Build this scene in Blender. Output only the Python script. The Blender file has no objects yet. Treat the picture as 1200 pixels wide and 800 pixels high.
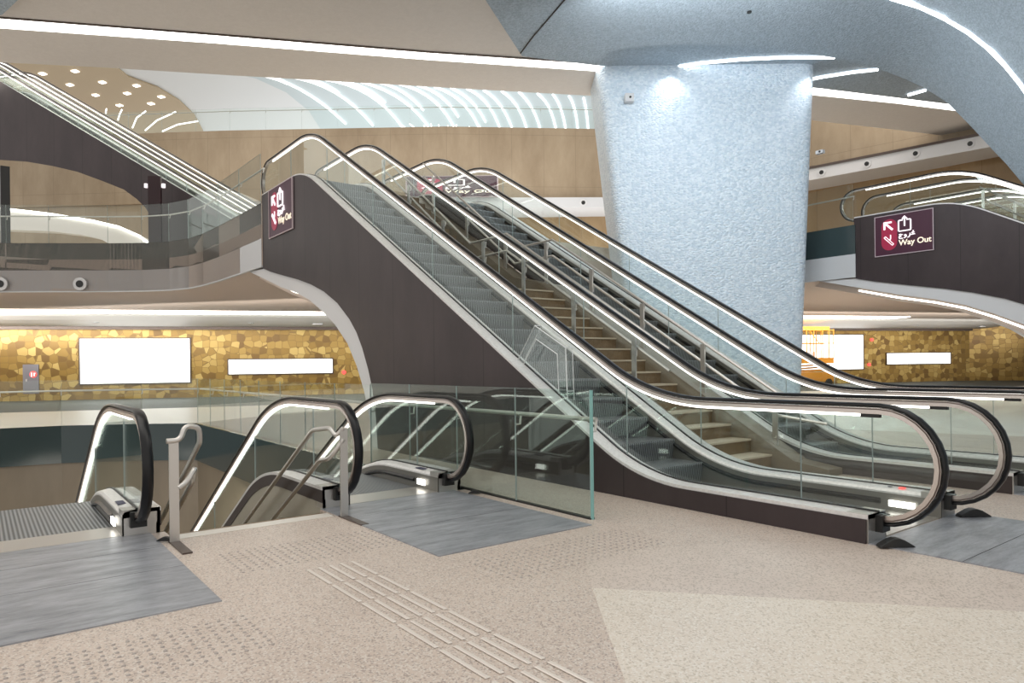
import bpy, bmesh, math, random
from mathutils import Vector, Matrix
from mathutils.geometry import tessellate_polygon
random.seed(7)
S = bpy.context.scene
COL = S.collection
PI = math.pi

# ------------------------------------------------------------------ camera
FPX, CY, ROLL, HC = 819.0, 427.0, -0.0117, 1.35
YAW = math.radians(37.4)
SA, CA = math.sin(YAW), math.cos(YAW)
cR, sR = math.cos(ROLL), math.sin(ROLL)
cam_d = bpy.data.cameras.new('camera')
cam = bpy.data.objects.new('camera', cam_d); COL.objects.link(cam)
fwd = Vector((-CA, SA, 0)); rgt = Vector((SA, CA, 0)); upv = Vector((0, 0, 1))
r2 = rgt * cR + upv * sR; u2 = upv * cR - rgt * sR
M = Matrix((( r2.x, u2.x, -fwd.x, 0), (r2.y, u2.y, -fwd.y, 0), (r2.z, u2.z, -fwd.z, HC), (0, 0, 0, 1)))
cam.matrix_world = M
cam_d.sensor_width = 36; cam_d.lens = FPX / 1200 * 36; cam_d.shift_y = (CY - 400) / 1200
cam_d.clip_start = 0.05; cam_d.clip_end = 300
S.camera = cam

# ------------------------------------------------------------------ world, exposure, lights
S.view_settings.view_transform = 'Standard'; S.view_settings.look = 'None'
S.view_settings.exposure = 0.0; S.view_settings.gamma = 1.0; S.view_settings.use_curve_mapping = False
try:
    S.cycles.transparent_max_bounces = 40; S.cycles.max_bounces = 10; S.cycles.diffuse_bounces = 4
    S.cycles.glossy_bounces = 5; S.cycles.transmission_bounces = 6
    S.cycles.sample_clamp_indirect = 6.0; S.cycles.use_denoising = True
    S.cycles.caustics_reflective = False; S.cycles.caustics_refractive = False
except Exception: pass
W = bpy.data.worlds.new('world'); S.world = W; W.use_nodes = True
W.node_tree.nodes['Background'].inputs[0].default_value = (1.0, 0.97, 0.93, 1)
W.node_tree.nodes['Background'].inputs[1].default_value = 0.95

def F(X, D, z):            # building frame (X to the right, D deep, z up) -> world
    return Vector((-D * CA + X * SA, D * SA + X * CA, z))
def ray(px, py):
    u, v = px - 600, py - CY
    u, v = u * cR + v * sR, -u * sR + v * cR
    return u / FPX, -v / FPX
def at_z(px, py, z):       # point of the level surface at height z -> (X, D, z)
    l, v = ray(px, py); D = (z - HC) / v
    return (l * D, D, z)
def at_D(px, py, D):
    l, v = ray(px, py); return (l * D, D, HC + v * D)
def FZ(px, py, z): return F(*at_z(px, py, z))

def area(name, loc, target, sx, sy, power, color=(1, 0.96, 0.9), spread=180):
    d = bpy.data.lights.new(name, 'AREA'); d.shape = 'RECTANGLE'; d.size = sx; d.size_y = sy
    d.energy = power; d.color = color; d.spread = math.radians(spread)
    o = bpy.data.objects.new(name, d); COL.objects.link(o); o.location = loc
    dirv = (Vector(target) - Vector(loc)).normalized()
    o.rotation_euler = dirv.to_track_quat('-Z', 'Y').to_euler()
    return o
def spot(name, loc, target, power, ang, blend=.6, color=(.93, .97, 1)):
    d = bpy.data.lights.new(name, 'SPOT'); d.energy = power; d.spot_size = math.radians(ang); d.spot_blend = blend; d.color = color; d.shadow_soft_size = .08
    o = bpy.data.objects.new(name, d); COL.objects.link(o); o.location = loc
    o.rotation_euler = (Vector(target) - Vector(loc)).normalized().to_track_quat('-Z', 'Y').to_euler()
    return o
area('hall_fill', F(-3, 6, 9.0), F(-3, 7, 0), 16, 7, 620)  # unseen area lamp added above the frame to light the hall
area('hall_fill', F(9, 9, 8.2), F(9, 10, 0), 7, 7, 300)  # second added hall lamp, for the right side
area('gallery_fill', F(-8, 26, 12.2), F(-8, 29, 5), 22, 4, 560, (1, .93, .84))  # added fill for the upper gallery walls
area('gallery_fill', F(16, 24, 12.5), F(15, 28, 6), 10, 4, 380, (1, .93, .84))  # added fill for the gallery at right
area('under_gallery_fill', F(-13, 24.5, 3.25), F(-11.5, 31, 3.1), 24, .5, 300, (1, .95, .88), 80)  # added lamp, aimed to brighten the bulkhead and gold wall
area('under_gallery_fill', F(19, 33.5, 3.25), F(17, 41, 3.1), 24, .5, 420, (1, .95, .88), 80)  # its added twin for the right stretch of the wall
area('under_gallery_fill', F(13, 25, 3.55), F(13, 25, 0), 9, 5, 260, (1, .96, .9))  # added fill pointing down at the floor on the right
area('dome_fill', F(-5, 44, 6.0), F(-5, 44, 17), 40, 14, 2600, (.93, .97, 1))  # added lamp hidden behind the high wall, brightens the ceiling from below
area('column_fill', F(4, 13.5, 8.6), F(5.5, 19, 4), 5, 2, 360, (.9, .96, 1))  # added fill that brightens the column face
area('stair_well_fill', F(-7, 12, -1.6), F(-7, 13, -5), 6, 4, 240, (1, .93, .82))  # added fill that brightens the stairwell sides

# ------------------------------------------------------------------ materials
MATS = {}
def mat(name, col, rough=.5, metal=0.0, spec=.5, emis=None, estr=0.0):
    m = bpy.data.materials.new(name); m.use_nodes = True
    b = m.node_tree.nodes['Principled BSDF']
    b.inputs['Base Color'].default_value = (*col, 1); b.inputs['Roughness'].default_value = rough
    b.inputs['Metallic'].default_value = metal; b.inputs['Specular IOR Level'].default_value = spec
    if emis: b.inputs['Emission Color'].default_value = (*emis, 1); b.inputs['Emission Strength'].default_value = estr
    MATS[name] = m; return m
def N(m, t, **kw):
    n = m.node_tree.nodes.new(t)
    for k, v in kw.items(): setattr(n, k, v)
    return n
def L(m, a, b): m.node_tree.links.new(a, b)
def noise_col(m, c1, c2, scale, detail=3, stretch=(1, 1, 1), rough=.6, bump=0, p0=.3, p1=.7):
    b = m.node_tree.nodes['Principled BSDF']
    tc = N(m, 'ShaderNodeNewGeometry'); mp = N(m, 'ShaderNodeMapping'); mp.inputs['Scale'].default_value = stretch
    L(m, tc.outputs['Position'], mp.inputs['Vector'])
    n = N(m, 'ShaderNodeTexNoise'); n.inputs['Scale'].default_value = scale; n.inputs['Detail'].default_value = detail; n.inputs['Roughness'].default_value = rough
    L(m, mp.outputs[0], n.inputs['Vector'])
    r = N(m, 'ShaderNodeValToRGB'); r.color_ramp.elements[0].color = (*c1, 1); r.color_ramp.elements[1].color = (*c2, 1)
    r.color_ramp.elements[0].position = p0; r.color_ramp.elements[1].position = p1
    L(m, n.outputs['Fac'], r.inputs[0]); L(m, r.outputs[0], b.inputs['Base Color'])
    if bump:
        bp = N(m, 'ShaderNodeBump'); bp.inputs['Strength'].default_value = bump; bp.inputs['Distance'].default_value = .01
        L(m, n.outputs['Fac'], bp.inputs['Height']); L(m, bp.outputs[0], b.inputs['Normal'])
    return r, mp
def speckle(m, out, c, scale, amount):
    """small aggregate chips over the base colour"""
    b = m.node_tree.nodes['Principled BSDF']
    g = N(m, 'ShaderNodeNewGeometry'); v = N(m, 'ShaderNodeTexVoronoi'); v.inputs['Scale'].default_value = scale
    L(m, g.outputs['Position'], v.inputs['Vector'])
    sx = N(m, 'ShaderNodeSeparateColor'); L(m, v.outputs['Color'], sx.inputs[0])
    gt = N(m, 'ShaderNodeMath', operation='GREATER_THAN'); gt.inputs[1].default_value = 1 - amount; L(m, sx.outputs[0], gt.inputs[0])
    mx = N(m, 'ShaderNodeMix', data_type='RGBA'); L(m, gt.outputs[0], mx.inputs['Factor']); L(m, out, mx.inputs['A']); mx.inputs['B'].default_value = (*c, 1)
    L(m, mx.outputs['Result'], b.inputs['Base Color']); return mx.outputs['Result']

m_floor = mat('terrazzo', (.55, .45, .38), .34)
r, _ = noise_col(m_floor, (.53, .435, .37), (.64, .54, .465), 1.3, 8, rough=.75)
o = speckle(m_floor, r.outputs[0], (.37, .30, .26), 105, .22); speckle(m_floor, o, (.66, .60, .54), 125, .22)
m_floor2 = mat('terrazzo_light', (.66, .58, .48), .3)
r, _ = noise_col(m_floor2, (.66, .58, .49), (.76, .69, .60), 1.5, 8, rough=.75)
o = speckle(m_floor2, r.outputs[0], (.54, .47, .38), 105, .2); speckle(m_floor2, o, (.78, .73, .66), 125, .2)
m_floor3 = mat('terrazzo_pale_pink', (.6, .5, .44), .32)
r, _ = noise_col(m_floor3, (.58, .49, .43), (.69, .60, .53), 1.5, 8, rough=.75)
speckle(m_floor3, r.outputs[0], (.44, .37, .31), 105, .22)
m_strip_stone = mat('stone_pale', (.74, .70, .64), .35)
m_grey_floor = mat('stone_grey', (.075, .085, .078), .6, spec=.15)
m_plate = mat('landing_steel', (.30, .32, .36), .36, .35)
r, _ = noise_col(m_plate, (.17, .18, .205), (.50, .52, .56), 2.0, 10, (5, 1.0, 1), rough=.78)
m_groove = mat('step_metal', (.22, .23, .235), .42, .4)
def grooves(m, scale, axis, c1, c2, strength=.6):
    b = m.node_tree.nodes['Principled BSDF']
    tc = N(m, 'ShaderNodeTexCoord'); w = N(m, 'ShaderNodeTexWave'); w.bands_direction = axis; w.inputs['Scale'].default_value = scale
    L(m, tc.outputs['Object'], w.inputs['Vector'])
    r = N(m, 'ShaderNodeValToRGB'); r.color_ramp.elements[0].color = (*c1, 1); r.color_ramp.elements[1].color = (*c2, 1)
    L(m, w.outputs['Fac'], r.inputs[0]); L(m, r.outputs[0], b.inputs['Base Color'])
    bp = N(m, 'ShaderNodeBump'); bp.inputs['Strength'].default_value = strength; bp.inputs['Distance'].default_value = .004
    L(m, w.outputs['Fac'], bp.inputs['Height']); L(m, bp.outputs[0], b.inputs['Normal'])
grooves(m_groove, 10.0, 'Y', (.05, .055, .06), (.33, .35, .365))
m_clad = mat('dark_cladding', (.06, .045, .048), .42, .25)
noise_col(m_clad, (.034, .024, .026), (.055, .040, .042), 1.2, 6, (1, 1, .4), rough=.7)
m_clad2 = mat('dark_band', (.045, .033, .032), .45, .1)
m_olive = mat('olive_side_panel', (.34, .31, .25), .4, .1)
noise_col(m_olive, (.36, .33, .265), (.48, .45, .37), .9, 5)
m_steel = mat('brushed_steel', (.58, .56, .53), .33, .85)
m_deck = mat('deck_aluminium', (.62, .60, .58), .34, .2)
r, _ = noise_col(m_deck, (.66, .65, .64), (.80, .79, .78), 30, 3)
m_rubber = mat('handrail_rubber', (.005, .005, .006), .28, spec=.35)
m_guide = mat('rail_guide_metal', (.60, .54, .50), .27, .7)
m_guide_dark = mat('rail_guide_dark', (.09, .065, .055), .35, .3)
m_skirt = mat('skirt_dark', (.035, .033, .033), .35, .2)
m_skirt_grey = mat('skirt_grey', (.22, .21, .19), .35, .5)
m_black = mat('black_plastic', (.012, .012, .012), .45)
m_led = mat('led_warm', (.9, .9, .9), .5, emis=(1, .97, .9), estr=3.2)
m_led_cool = mat('led_cool', (.9, .9, .9), .5, emis=(.93, .97, 1), estr=4.0)
m_led_line = mat('led_line', (.9, .9, .9), .5, emis=(.97, .99, 1), estr=1.7)
m_led_big = mat('led_linear', (.9, .9, .9), .5, emis=(1, .98, .93), estr=4.0)
m_panel = mat('backlit_panel', (.9, .9, .9), .5, emis=(1, 1, .98), estr=1.6)
m_cove = mat('cove_light', (.9, .9, .9), .5, emis=(1, .98, .93), estr=7.0)
m_white = mat('white_trim', (.66, .66, .67), .5)
m_bulk = mat('white_bulkhead', (.88, .86, .83), .55)
m_soffit = mat('greige_soffit', (.47, .42, .38), .75)
noise_col(m_soffit, (.76, .72, .68), (.84, .80, .76), 9, 8, rough=.8, bump=.15)
m_under = mat('beige_soffit', (.66, .55, .47), .7)
m_stone = mat('beige_stone', (.47, .36, .24), .45)
r, _ = noise_col(m_stone, (.27, .20, .125), (.40, .315, .215), .8, 8, (1, 1, .35), rough=.7)
m_stone_dk = mat('brown_stone', (.30, .20, .10), .45)
noise_col(m_stone_dk, (.26, .17, .085), (.36, .25, .135), .9, 7, (1, 1, .35), rough=.7)
m_well = mat('well_wall_brown', (.20, .165, .12), .35)
noise_col(m_well, (.16, .13, .095), (.25, .21, .155), .6, 6, (1, 1, .3))
m_fascia = mat('grey_fascia', (.60, .61, .63), .5, .05)
m_tread = mat('stair_riser', (.33, .245, .145), .5)
r, _ = noise_col(m_tread, (.15, .10, .055), (.27, .19, .11), 9, 9, rough=.8)
m_nosing = mat('stair_nosing', (.62, .54, .42), .5)
m_dome = mat('white_dome', (.78, .82, .84), .6)
m_dome_blue = mat('pale_blue_dome', (.60, .70, .74), .6)
m_beige_ceiling = mat('beige_ceiling', (.52, .42, .28), .6)
m_maroon = mat('sign_maroon', (.04, .005, .02), .4, emis=(.10, .012, .05), estr=.12)
m_red = mat('sign_red', (.26, .008, .04), .4, emis=(.42, .012, .07), estr=.3)
m_signwhite = mat('sign_white', (.85, .8, .82), .4, emis=(1, .9, .95), estr=.8)
m_signcream = mat('sign_cream', (.85, .75, .6), .4, emis=(1, .88, .7), estr=.7)
m_signframe = mat('sign_frame', (.55, .45, .48), .4)
m_orange = mat('lift_orange', (.62, .26, .02), .45)
m_grey_door = mat('grey_metal_door', (.20, .19, .21), .4, .3)
m_redlamp = mat('red_lamp', (.8, .05, .05), .4, emis=(1, .1, .08), estr=1.2)
m_green = mat('green_lamp', (.05, .6, .2), .4, emis=(.05, .8, .25), estr=1.6)
m_label = mat('label_print', (.05, .05, .10), .5)
m_dot = mat('stud_metal', (.42, .37, .34), .4, .2)
m_bar = mat('guide_bar_metal', (.74, .68, .62), .35, .2)

# textured pale blue column / vault
def scales(name, c1, c2, sc, bump, rough):
    m = mat(name, c1, rough, spec=.6)
    b = m.node_tree.nodes['Principled BSDF']
    g = N(m, 'ShaderNodeNewGeometry'); mp = N(m, 'ShaderNodeMapping'); mp.inputs['Scale'].default_value = (1, 1, 1.7)
    L(m, g.outputs['Position'], mp.inputs['Vector'])
    v = N(m, 'ShaderNodeTexVoronoi'); v.inputs['Scale'].default_value = sc; L(m, mp.outputs[0], v.inputs['Vector']); v.inputs['Randomness'].default_value = .75
    s = N(m, 'ShaderNodeSeparateColor'); L(m, v.outputs['Color'], s.inputs[0])
    r = N(m, 'ShaderNodeValToRGB'); r.color_ramp.elements[0].color = (*c1, 1); r.color_ramp.elements[1].color = (*c2, 1); L(m, s.outputs[0], r.inputs[0])
    L(m, r.outputs[0], b.inputs['Base Color'])
    bp = N(m, 'ShaderNodeBump'); bp.inputs['Strength'].default_value = bump; bp.inputs['Distance'].default_value = .05
    L(m, v.outputs['Distance'], bp.inputs['Height']); bp.invert = True; L(m, bp.outputs[0], b.inputs['Normal'])
    return m
m_column = scales('scaled_pale_blue', (.57, .69, .80), (.78, .87, .95), 13, .7, .3)  # random cell tones in the colour imitate sparkle on the scales
m_vault = scales('vault_blue_grey', (.36, .44, .51), (.52, .61, .69), 26, .35, .85)

# gold rhombic tiles
m_gold = mat('gold_tiles', (.4, .25, .06), .35, .35)
def gold():
    m = m_gold; b = m.node_tree.nodes['Principled BSDF']
    tc = N(m, 'ShaderNodeTexCoord'); mp = N(m, 'ShaderNodeMapping'); mp.inputs['Scale'].default_value = (1, 1, 1.1)
    L(m, tc.outputs['Object'], mp.inputs['Vector'])
    v = N(m, 'ShaderNodeTexVoronoi'); v.inputs['Scale'].default_value = 3.1; v.inputs['Randomness'].default_value = .55; L(m, mp.outputs[0], v.inputs['Vector'])
    s = N(m, 'ShaderNodeSeparateColor'); L(m, v.outputs['Color'], s.inputs[0])
    r = N(m, 'ShaderNodeValToRGB'); e = r.color_ramp.elements
    e[0].color = (.14, .075, .015, 1); e[1].color = (.50, .36, .12, 1); e[1].position = 1
    x = e.new(.3); x.color = (.25, .15, .03, 1); x = e.new(.7); x.color = (.36, .235, .06, 1)
    L(m, s.outputs[0], r.inputs[0])
    v2 = N(m, 'ShaderNodeTexVoronoi', feature='DISTANCE_TO_EDGE'); v2.inputs['Scale'].default_value = 3.1; v2.inputs['Randomness'].default_value = .55; L(m, mp.outputs[0], v2.inputs['Vector'])
    lt = N(m, 'ShaderNodeMath', operation='LESS_THAN'); lt.inputs[1].default_value = .03; L(m, v2.outputs['Distance'], lt.inputs[0])
    mx = N(m, 'ShaderNodeMix', data_type='RGBA'); L(m, lt.outputs[0], mx.inputs['Factor']); L(m, r.outputs[0], mx.inputs['A']); mx.inputs['B'].default_value = (.20, .12, .03, 1)
    L(m, mx.outputs['Result'], b.inputs['Base Color'])
    bp = N(m, 'ShaderNodeBump'); bp.inputs['Strength'].default_value = .8; bp.inputs['Distance'].default_value = .12
    L(m, s.outputs[1], bp.inputs['Height']); L(m, bp.outputs[0], b.inputs['Normal'])
gold()

# stone and cladding joints: vertical lines along x of the object
def joints(m, spacing_x, spacing_z, dark):
    """thin panel joints cut into the material, in object space (x along the face, z up)"""
    b = m.node_tree.nodes['Principled BSDF']
    src = b.inputs['Base Color'].links[0].from_socket
    tc = N(m, 'ShaderNodeTexCoord'); sp = N(m, 'ShaderNodeSeparateXYZ'); L(m, tc.outputs['Object'], sp.inputs[0])
    outs = []
    for ch, s in (('X', spacing_x), ('Z', spacing_z)):
        if not s: continue
        a = N(m, 'ShaderNodeMath', operation='DIVIDE'); a.inputs[1].default_value = s; L(m, sp.outputs[ch], a.inputs[0])
        f = N(m, 'ShaderNodeMath', operation='FRACT'); L(m, a.outputs[0], f.inputs[0])
        c = N(m, 'ShaderNodeMath', operation='LESS_THAN'); c.inputs[1].default_value = .014 / s; L(m, f.outputs[0], c.inputs[0]); outs.append(c.outputs[0])
    if len(outs) == 2:
        a = N(m, 'ShaderNodeMath', operation='MAXIMUM'); L(m, outs[0], a.inputs[0]); L(m, outs[1], a.inputs[1]); k = a.outputs[0]
    else: k = outs[0]
    mx = N(m, 'ShaderNodeMix', data_type='RGBA'); L(m, k, mx.inputs['Factor']); L(m, src, mx.inputs['A']); mx.inputs['B'].default_value = (*dark, 1)
    L(m, mx.outputs['Result'], b.inputs['Base Color'])
joints(m_clad, 1.22, 0, (.018, .013, .014))
joints(m_stone, 1.5, 2.4, (.22, .165, .105))
joints(m_stone_dk, 1.5, 0, (.2, .13, .06))

# glass: clear pane with faint green tint and mirror-like sheen at grazing angles
def glass(name, tint, refl=1.0):
    m = bpy.data.materials.new(name); m.use_nodes = True; nt = m.node_tree; nt.nodes.clear()
    out = nt.nodes.new('ShaderNodeOutputMaterial'); mix = nt.nodes.new('ShaderNodeMixShader')
    tr = nt.nodes.new('ShaderNodeBsdfTransparent'); tr.inputs[0].default_value = (*tint, 1)
    gl = nt.nodes.new('ShaderNodeBsdfGlossy'); gl.inputs['Roughness'].default_value = .01; gl.inputs['Color'].default_value = (.93, 1, .98, 1)
    lw = nt.nodes.new('ShaderNodeLayerWeight'); lw.inputs['Blend'].default_value = .5
    p = nt.nodes.new('ShaderNodeMath'); p.operation = 'POWER'; p.inputs[1].default_value = 4.0
    a = nt.nodes.new('ShaderNodeMath'); a.operation = 'MULTIPLY_ADD'; a.inputs[1].default_value = .55 * refl; a.inputs[2].default_value = .035 * refl
    k = nt.links.new
    k(lw.outputs['Facing'], p.inputs[0]); k(p.outputs[0], a.inputs[0]); k(a.outputs[0], mix.inputs[0]); k(tr.outputs[0], mix.inputs[1]); k(gl.outputs[0], mix.inputs[2]); k(mix.outputs[0], out.inputs[0])
    MATS[name] = m; return m
m_glass = glass('clear_glass', (.965, .985, .975))
m_glass_green = glass('greenish_glass', (.90, .955, .93), 1.3)
m_glass_seam = mat('glass_seam', (.42, .50, .49), .25)
m_glass_dark = mat('back_painted_glass', (.04, .062, .066), .16, spec=.45)
m_glass_edge = mat('glass_edge', (.25, .50, .48), .2)
m_acrylic = glass('acrylic', (.93, .94, .94), 1.6)

# ------------------------------------------------------------------ mesh helpers
class MB:
    def __init__(s): s.v = []; s.f = []; s.mi = []
    def add(s, vs, fs, mi=0):
        o = len(s.v); s.v += [Vector(p) for p in vs]; s.f += [tuple(i + o for i in f) for f in fs]; s.mi += [mi] * len(fs); return s
    def box(s, x0, x1, y0, y1, z0, z1, mi=0):
        return s.add([(x, y, z) for z in (z0, z1) for y in (y0, y1) for x in (x0, x1)],
                     [(0, 2, 3, 1), (4, 5, 7, 6), (0, 1, 5, 4), (2, 6, 7, 3), (0, 4, 6, 2), (1, 3, 7, 5)], mi)
    def hexa(s, P, mi=0):   # 8 corners: bottom loop 4, top loop 4
        return s.add(P, [(3, 2, 1, 0), (4, 5, 6, 7), (0, 1, 5, 4), (1, 2, 6, 5), (2, 3, 7, 6), (3, 0, 4, 7)], mi)
    def prism(s, poly, vec, mi=0, side_mi=None):
        """extrude the planar 3D polygon along vec"""
        P = [Vector(p) for p in poly]; n = len(P); vec = Vector(vec)
        tri = tessellate_polygon([P])
        o = len(s.v); s.v += P + [p + vec for p in P]
        for t in tri: s.f.append(tuple(o + i for i in t)); s.mi.append(mi)
        for t in tri: s.f.append(tuple(o + n + i for i in reversed(t))); s.mi.append(mi)
        for i in range(n):
            j = (i + 1) % n; s.f.append((o + i, o + j, o + n + j, o + n + i)); s.mi.append(mi if side_mi is None else side_mi)
        return s
    def tube(s, pts, r, n=8, mi=0, close=False):
        P = [Vector(p) for p in pts]; rings = []
        m = len(P); prev = None
        for i, p in enumerate(P):
            if close: t = (P[(i + 1) % m] - P[i - 1])
            else: t = (P[min(i + 1, m - 1)] - P[max(i - 1, 0)])
            t.normalize()
            if prev is None:
                a = Vector((0, 0, 1)) if abs(t.z) < .9 else Vector((1, 0, 0)); u = t.cross(a).normalized()
            else: u = (prev - t * prev.dot(t)).normalized()
            prev = u; w = t.cross(u)
            rings.append([p + (u * math.cos(2 * PI * k / n) + w * math.sin(2 * PI * k / n)) * r for k in range(n)])
        o = len(s.v)
        for rg in rings: s.v += rg
        for i in range(m if close else m - 1):
            for k in range(n):
                a = o + i * n + k; b = o + i * n + (k + 1) % n; c = o + ((i + 1) % m) * n + (k + 1) % n; d = o + ((i + 1) % m) * n + k
                s.f.append((a, b, c, d)); s.mi.append(mi)
        if not close:
            s.f.append(tuple(o + k for k in reversed(range(n)))); s.mi.append(mi)
            s.f.append(tuple(o + (m - 1) * n + k for k in range(n))); s.mi.append(mi)
        return s
    def sweep_xz(s, path, sec, yc, mi=0):
        """sweep the section [(y, n)] along a path of (x, z); n is measured along the path normal (up for a level path going -x)"""
        m = len(path); n = len(sec); o = len(s.v)
        for i, (x, z) in enumerate(path):
            x0, z0 = path[max(i - 1, 0)]; x1, z1 = path[min(i + 1, m - 1)]
            tx, tz = x1 - x0, z1 - z0; l = math.hypot(tx, tz) or 1; tx /= l; tz /= l
            nx, nz = tz, -tx            # for a path running towards -x the normal is +z
            for (y, k) in sec: s.v.append(Vector((x + nx * k, yc + y, z + nz * k)))
        for i in range(m - 1):
            for k in range(n):
                a = o + i * n + k; b = o + i * n + (k + 1) % n
                s.f.append((a, b, b + n, a + n)); s.mi.append(mi)
        s.f.append(tuple(o + k for k in reversed(range(n)))); s.mi.append(mi)
        s.f.append(tuple(o + (m - 1) * n + k for k in range(n))); s.mi.append(mi)
        return s
    def build(s, name, mats, parent=None, smooth=False, origin=None):
        me = bpy.data.meshes.new(name)
        off = Vector(origin) if origin is not None else Vector((0, 0, 0))
        me.from_pydata([tuple(v - off) for v in s.v], [], s.f); me.validate()
        if not isinstance(mats, (list, tuple)): mats = [mats]
        for m in mats: me.materials.append(m)
        for p, i in zip(me.polygons, s.mi): p.material_index = i
        bm = bmesh.new(); bm.from_mesh(me); bmesh.ops.remove_doubles(bm, verts=bm.verts, dist=1e-5)
        bmesh.ops.recalc_face_normals(bm, faces=bm.faces); bm.to_mesh(me); bm.free()
        if smooth:
            for p in me.polygons: p.use_smooth = True
            try: me.set_sharp_from_angle(angle=math.radians(35))
            except Exception: pass
        o = bpy.data.objects.new(name, me); COL.objects.link(o)
        if parent is not None: o.parent = parent
        o.location = off
        return o
def empty(name, loc, rz=0, parent=None):
    o = bpy.data.objects.new(name, None); COL.objects.link(o); o.location = loc; o.rotation_euler = (0, 0, rz); o.empty_display_size = .2
    if parent is not None: o.parent = parent
    return o
def tag(o, label=None, cat=None, group=None, kind=None):
    if label: o['label'] = label
    if cat: o['category'] = cat
    if group: o['group'] = group
    if kind: o['kind'] = kind
    return o
def struct(name, mb, m, smooth=False, origin=None, label=None):
    o = mb.build(name, m, smooth=smooth, origin=origin); o['kind'] = 'structure'
    if label: o['label'] = label
    return o

def fillet(points, radii, n=8):
    out = [points[0]]
    for i in range(1, len(points) - 1):
        p = Vector(points[i]); a = (Vector(points[i - 1]) - p).normalized(); b = (Vector(points[i + 1]) - p).normalized()
        ang = a.angle(b); R = radii[i - 1]; t = R / math.tan(ang / 2)
        p0 = p + a * t; p1 = p + b * t; bis = (a + b).normalized(); c = p + bis * (R / math.sin(ang / 2))
        v0 = p0 - c; v1 = p1 - c; th = v0.angle(v1)
        for k in range(n + 1):
            f = k / n; w0 = math.sin((1 - f) * th) / math.sin(th); w1 = math.sin(f * th) / math.sin(th)
            q = c + v0 * w0 + v1 * w1; out.append((q.x, q.y))
    out.append(points[-1]); return out
def interp(path, x):
    """z of a path (x decreasing) at x"""
    for (x0, z0), (x1, z1) in zip(path, path[1:]):
        if (x0 - x) * (x1 - x) <= 0 and abs(x0 - x1) > 1e-9: return z0 + (z1 - z0) * (x - x0) / (x1 - x0)
    return path[0][1] if x > path[0][0] else path[-1][1]

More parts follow.
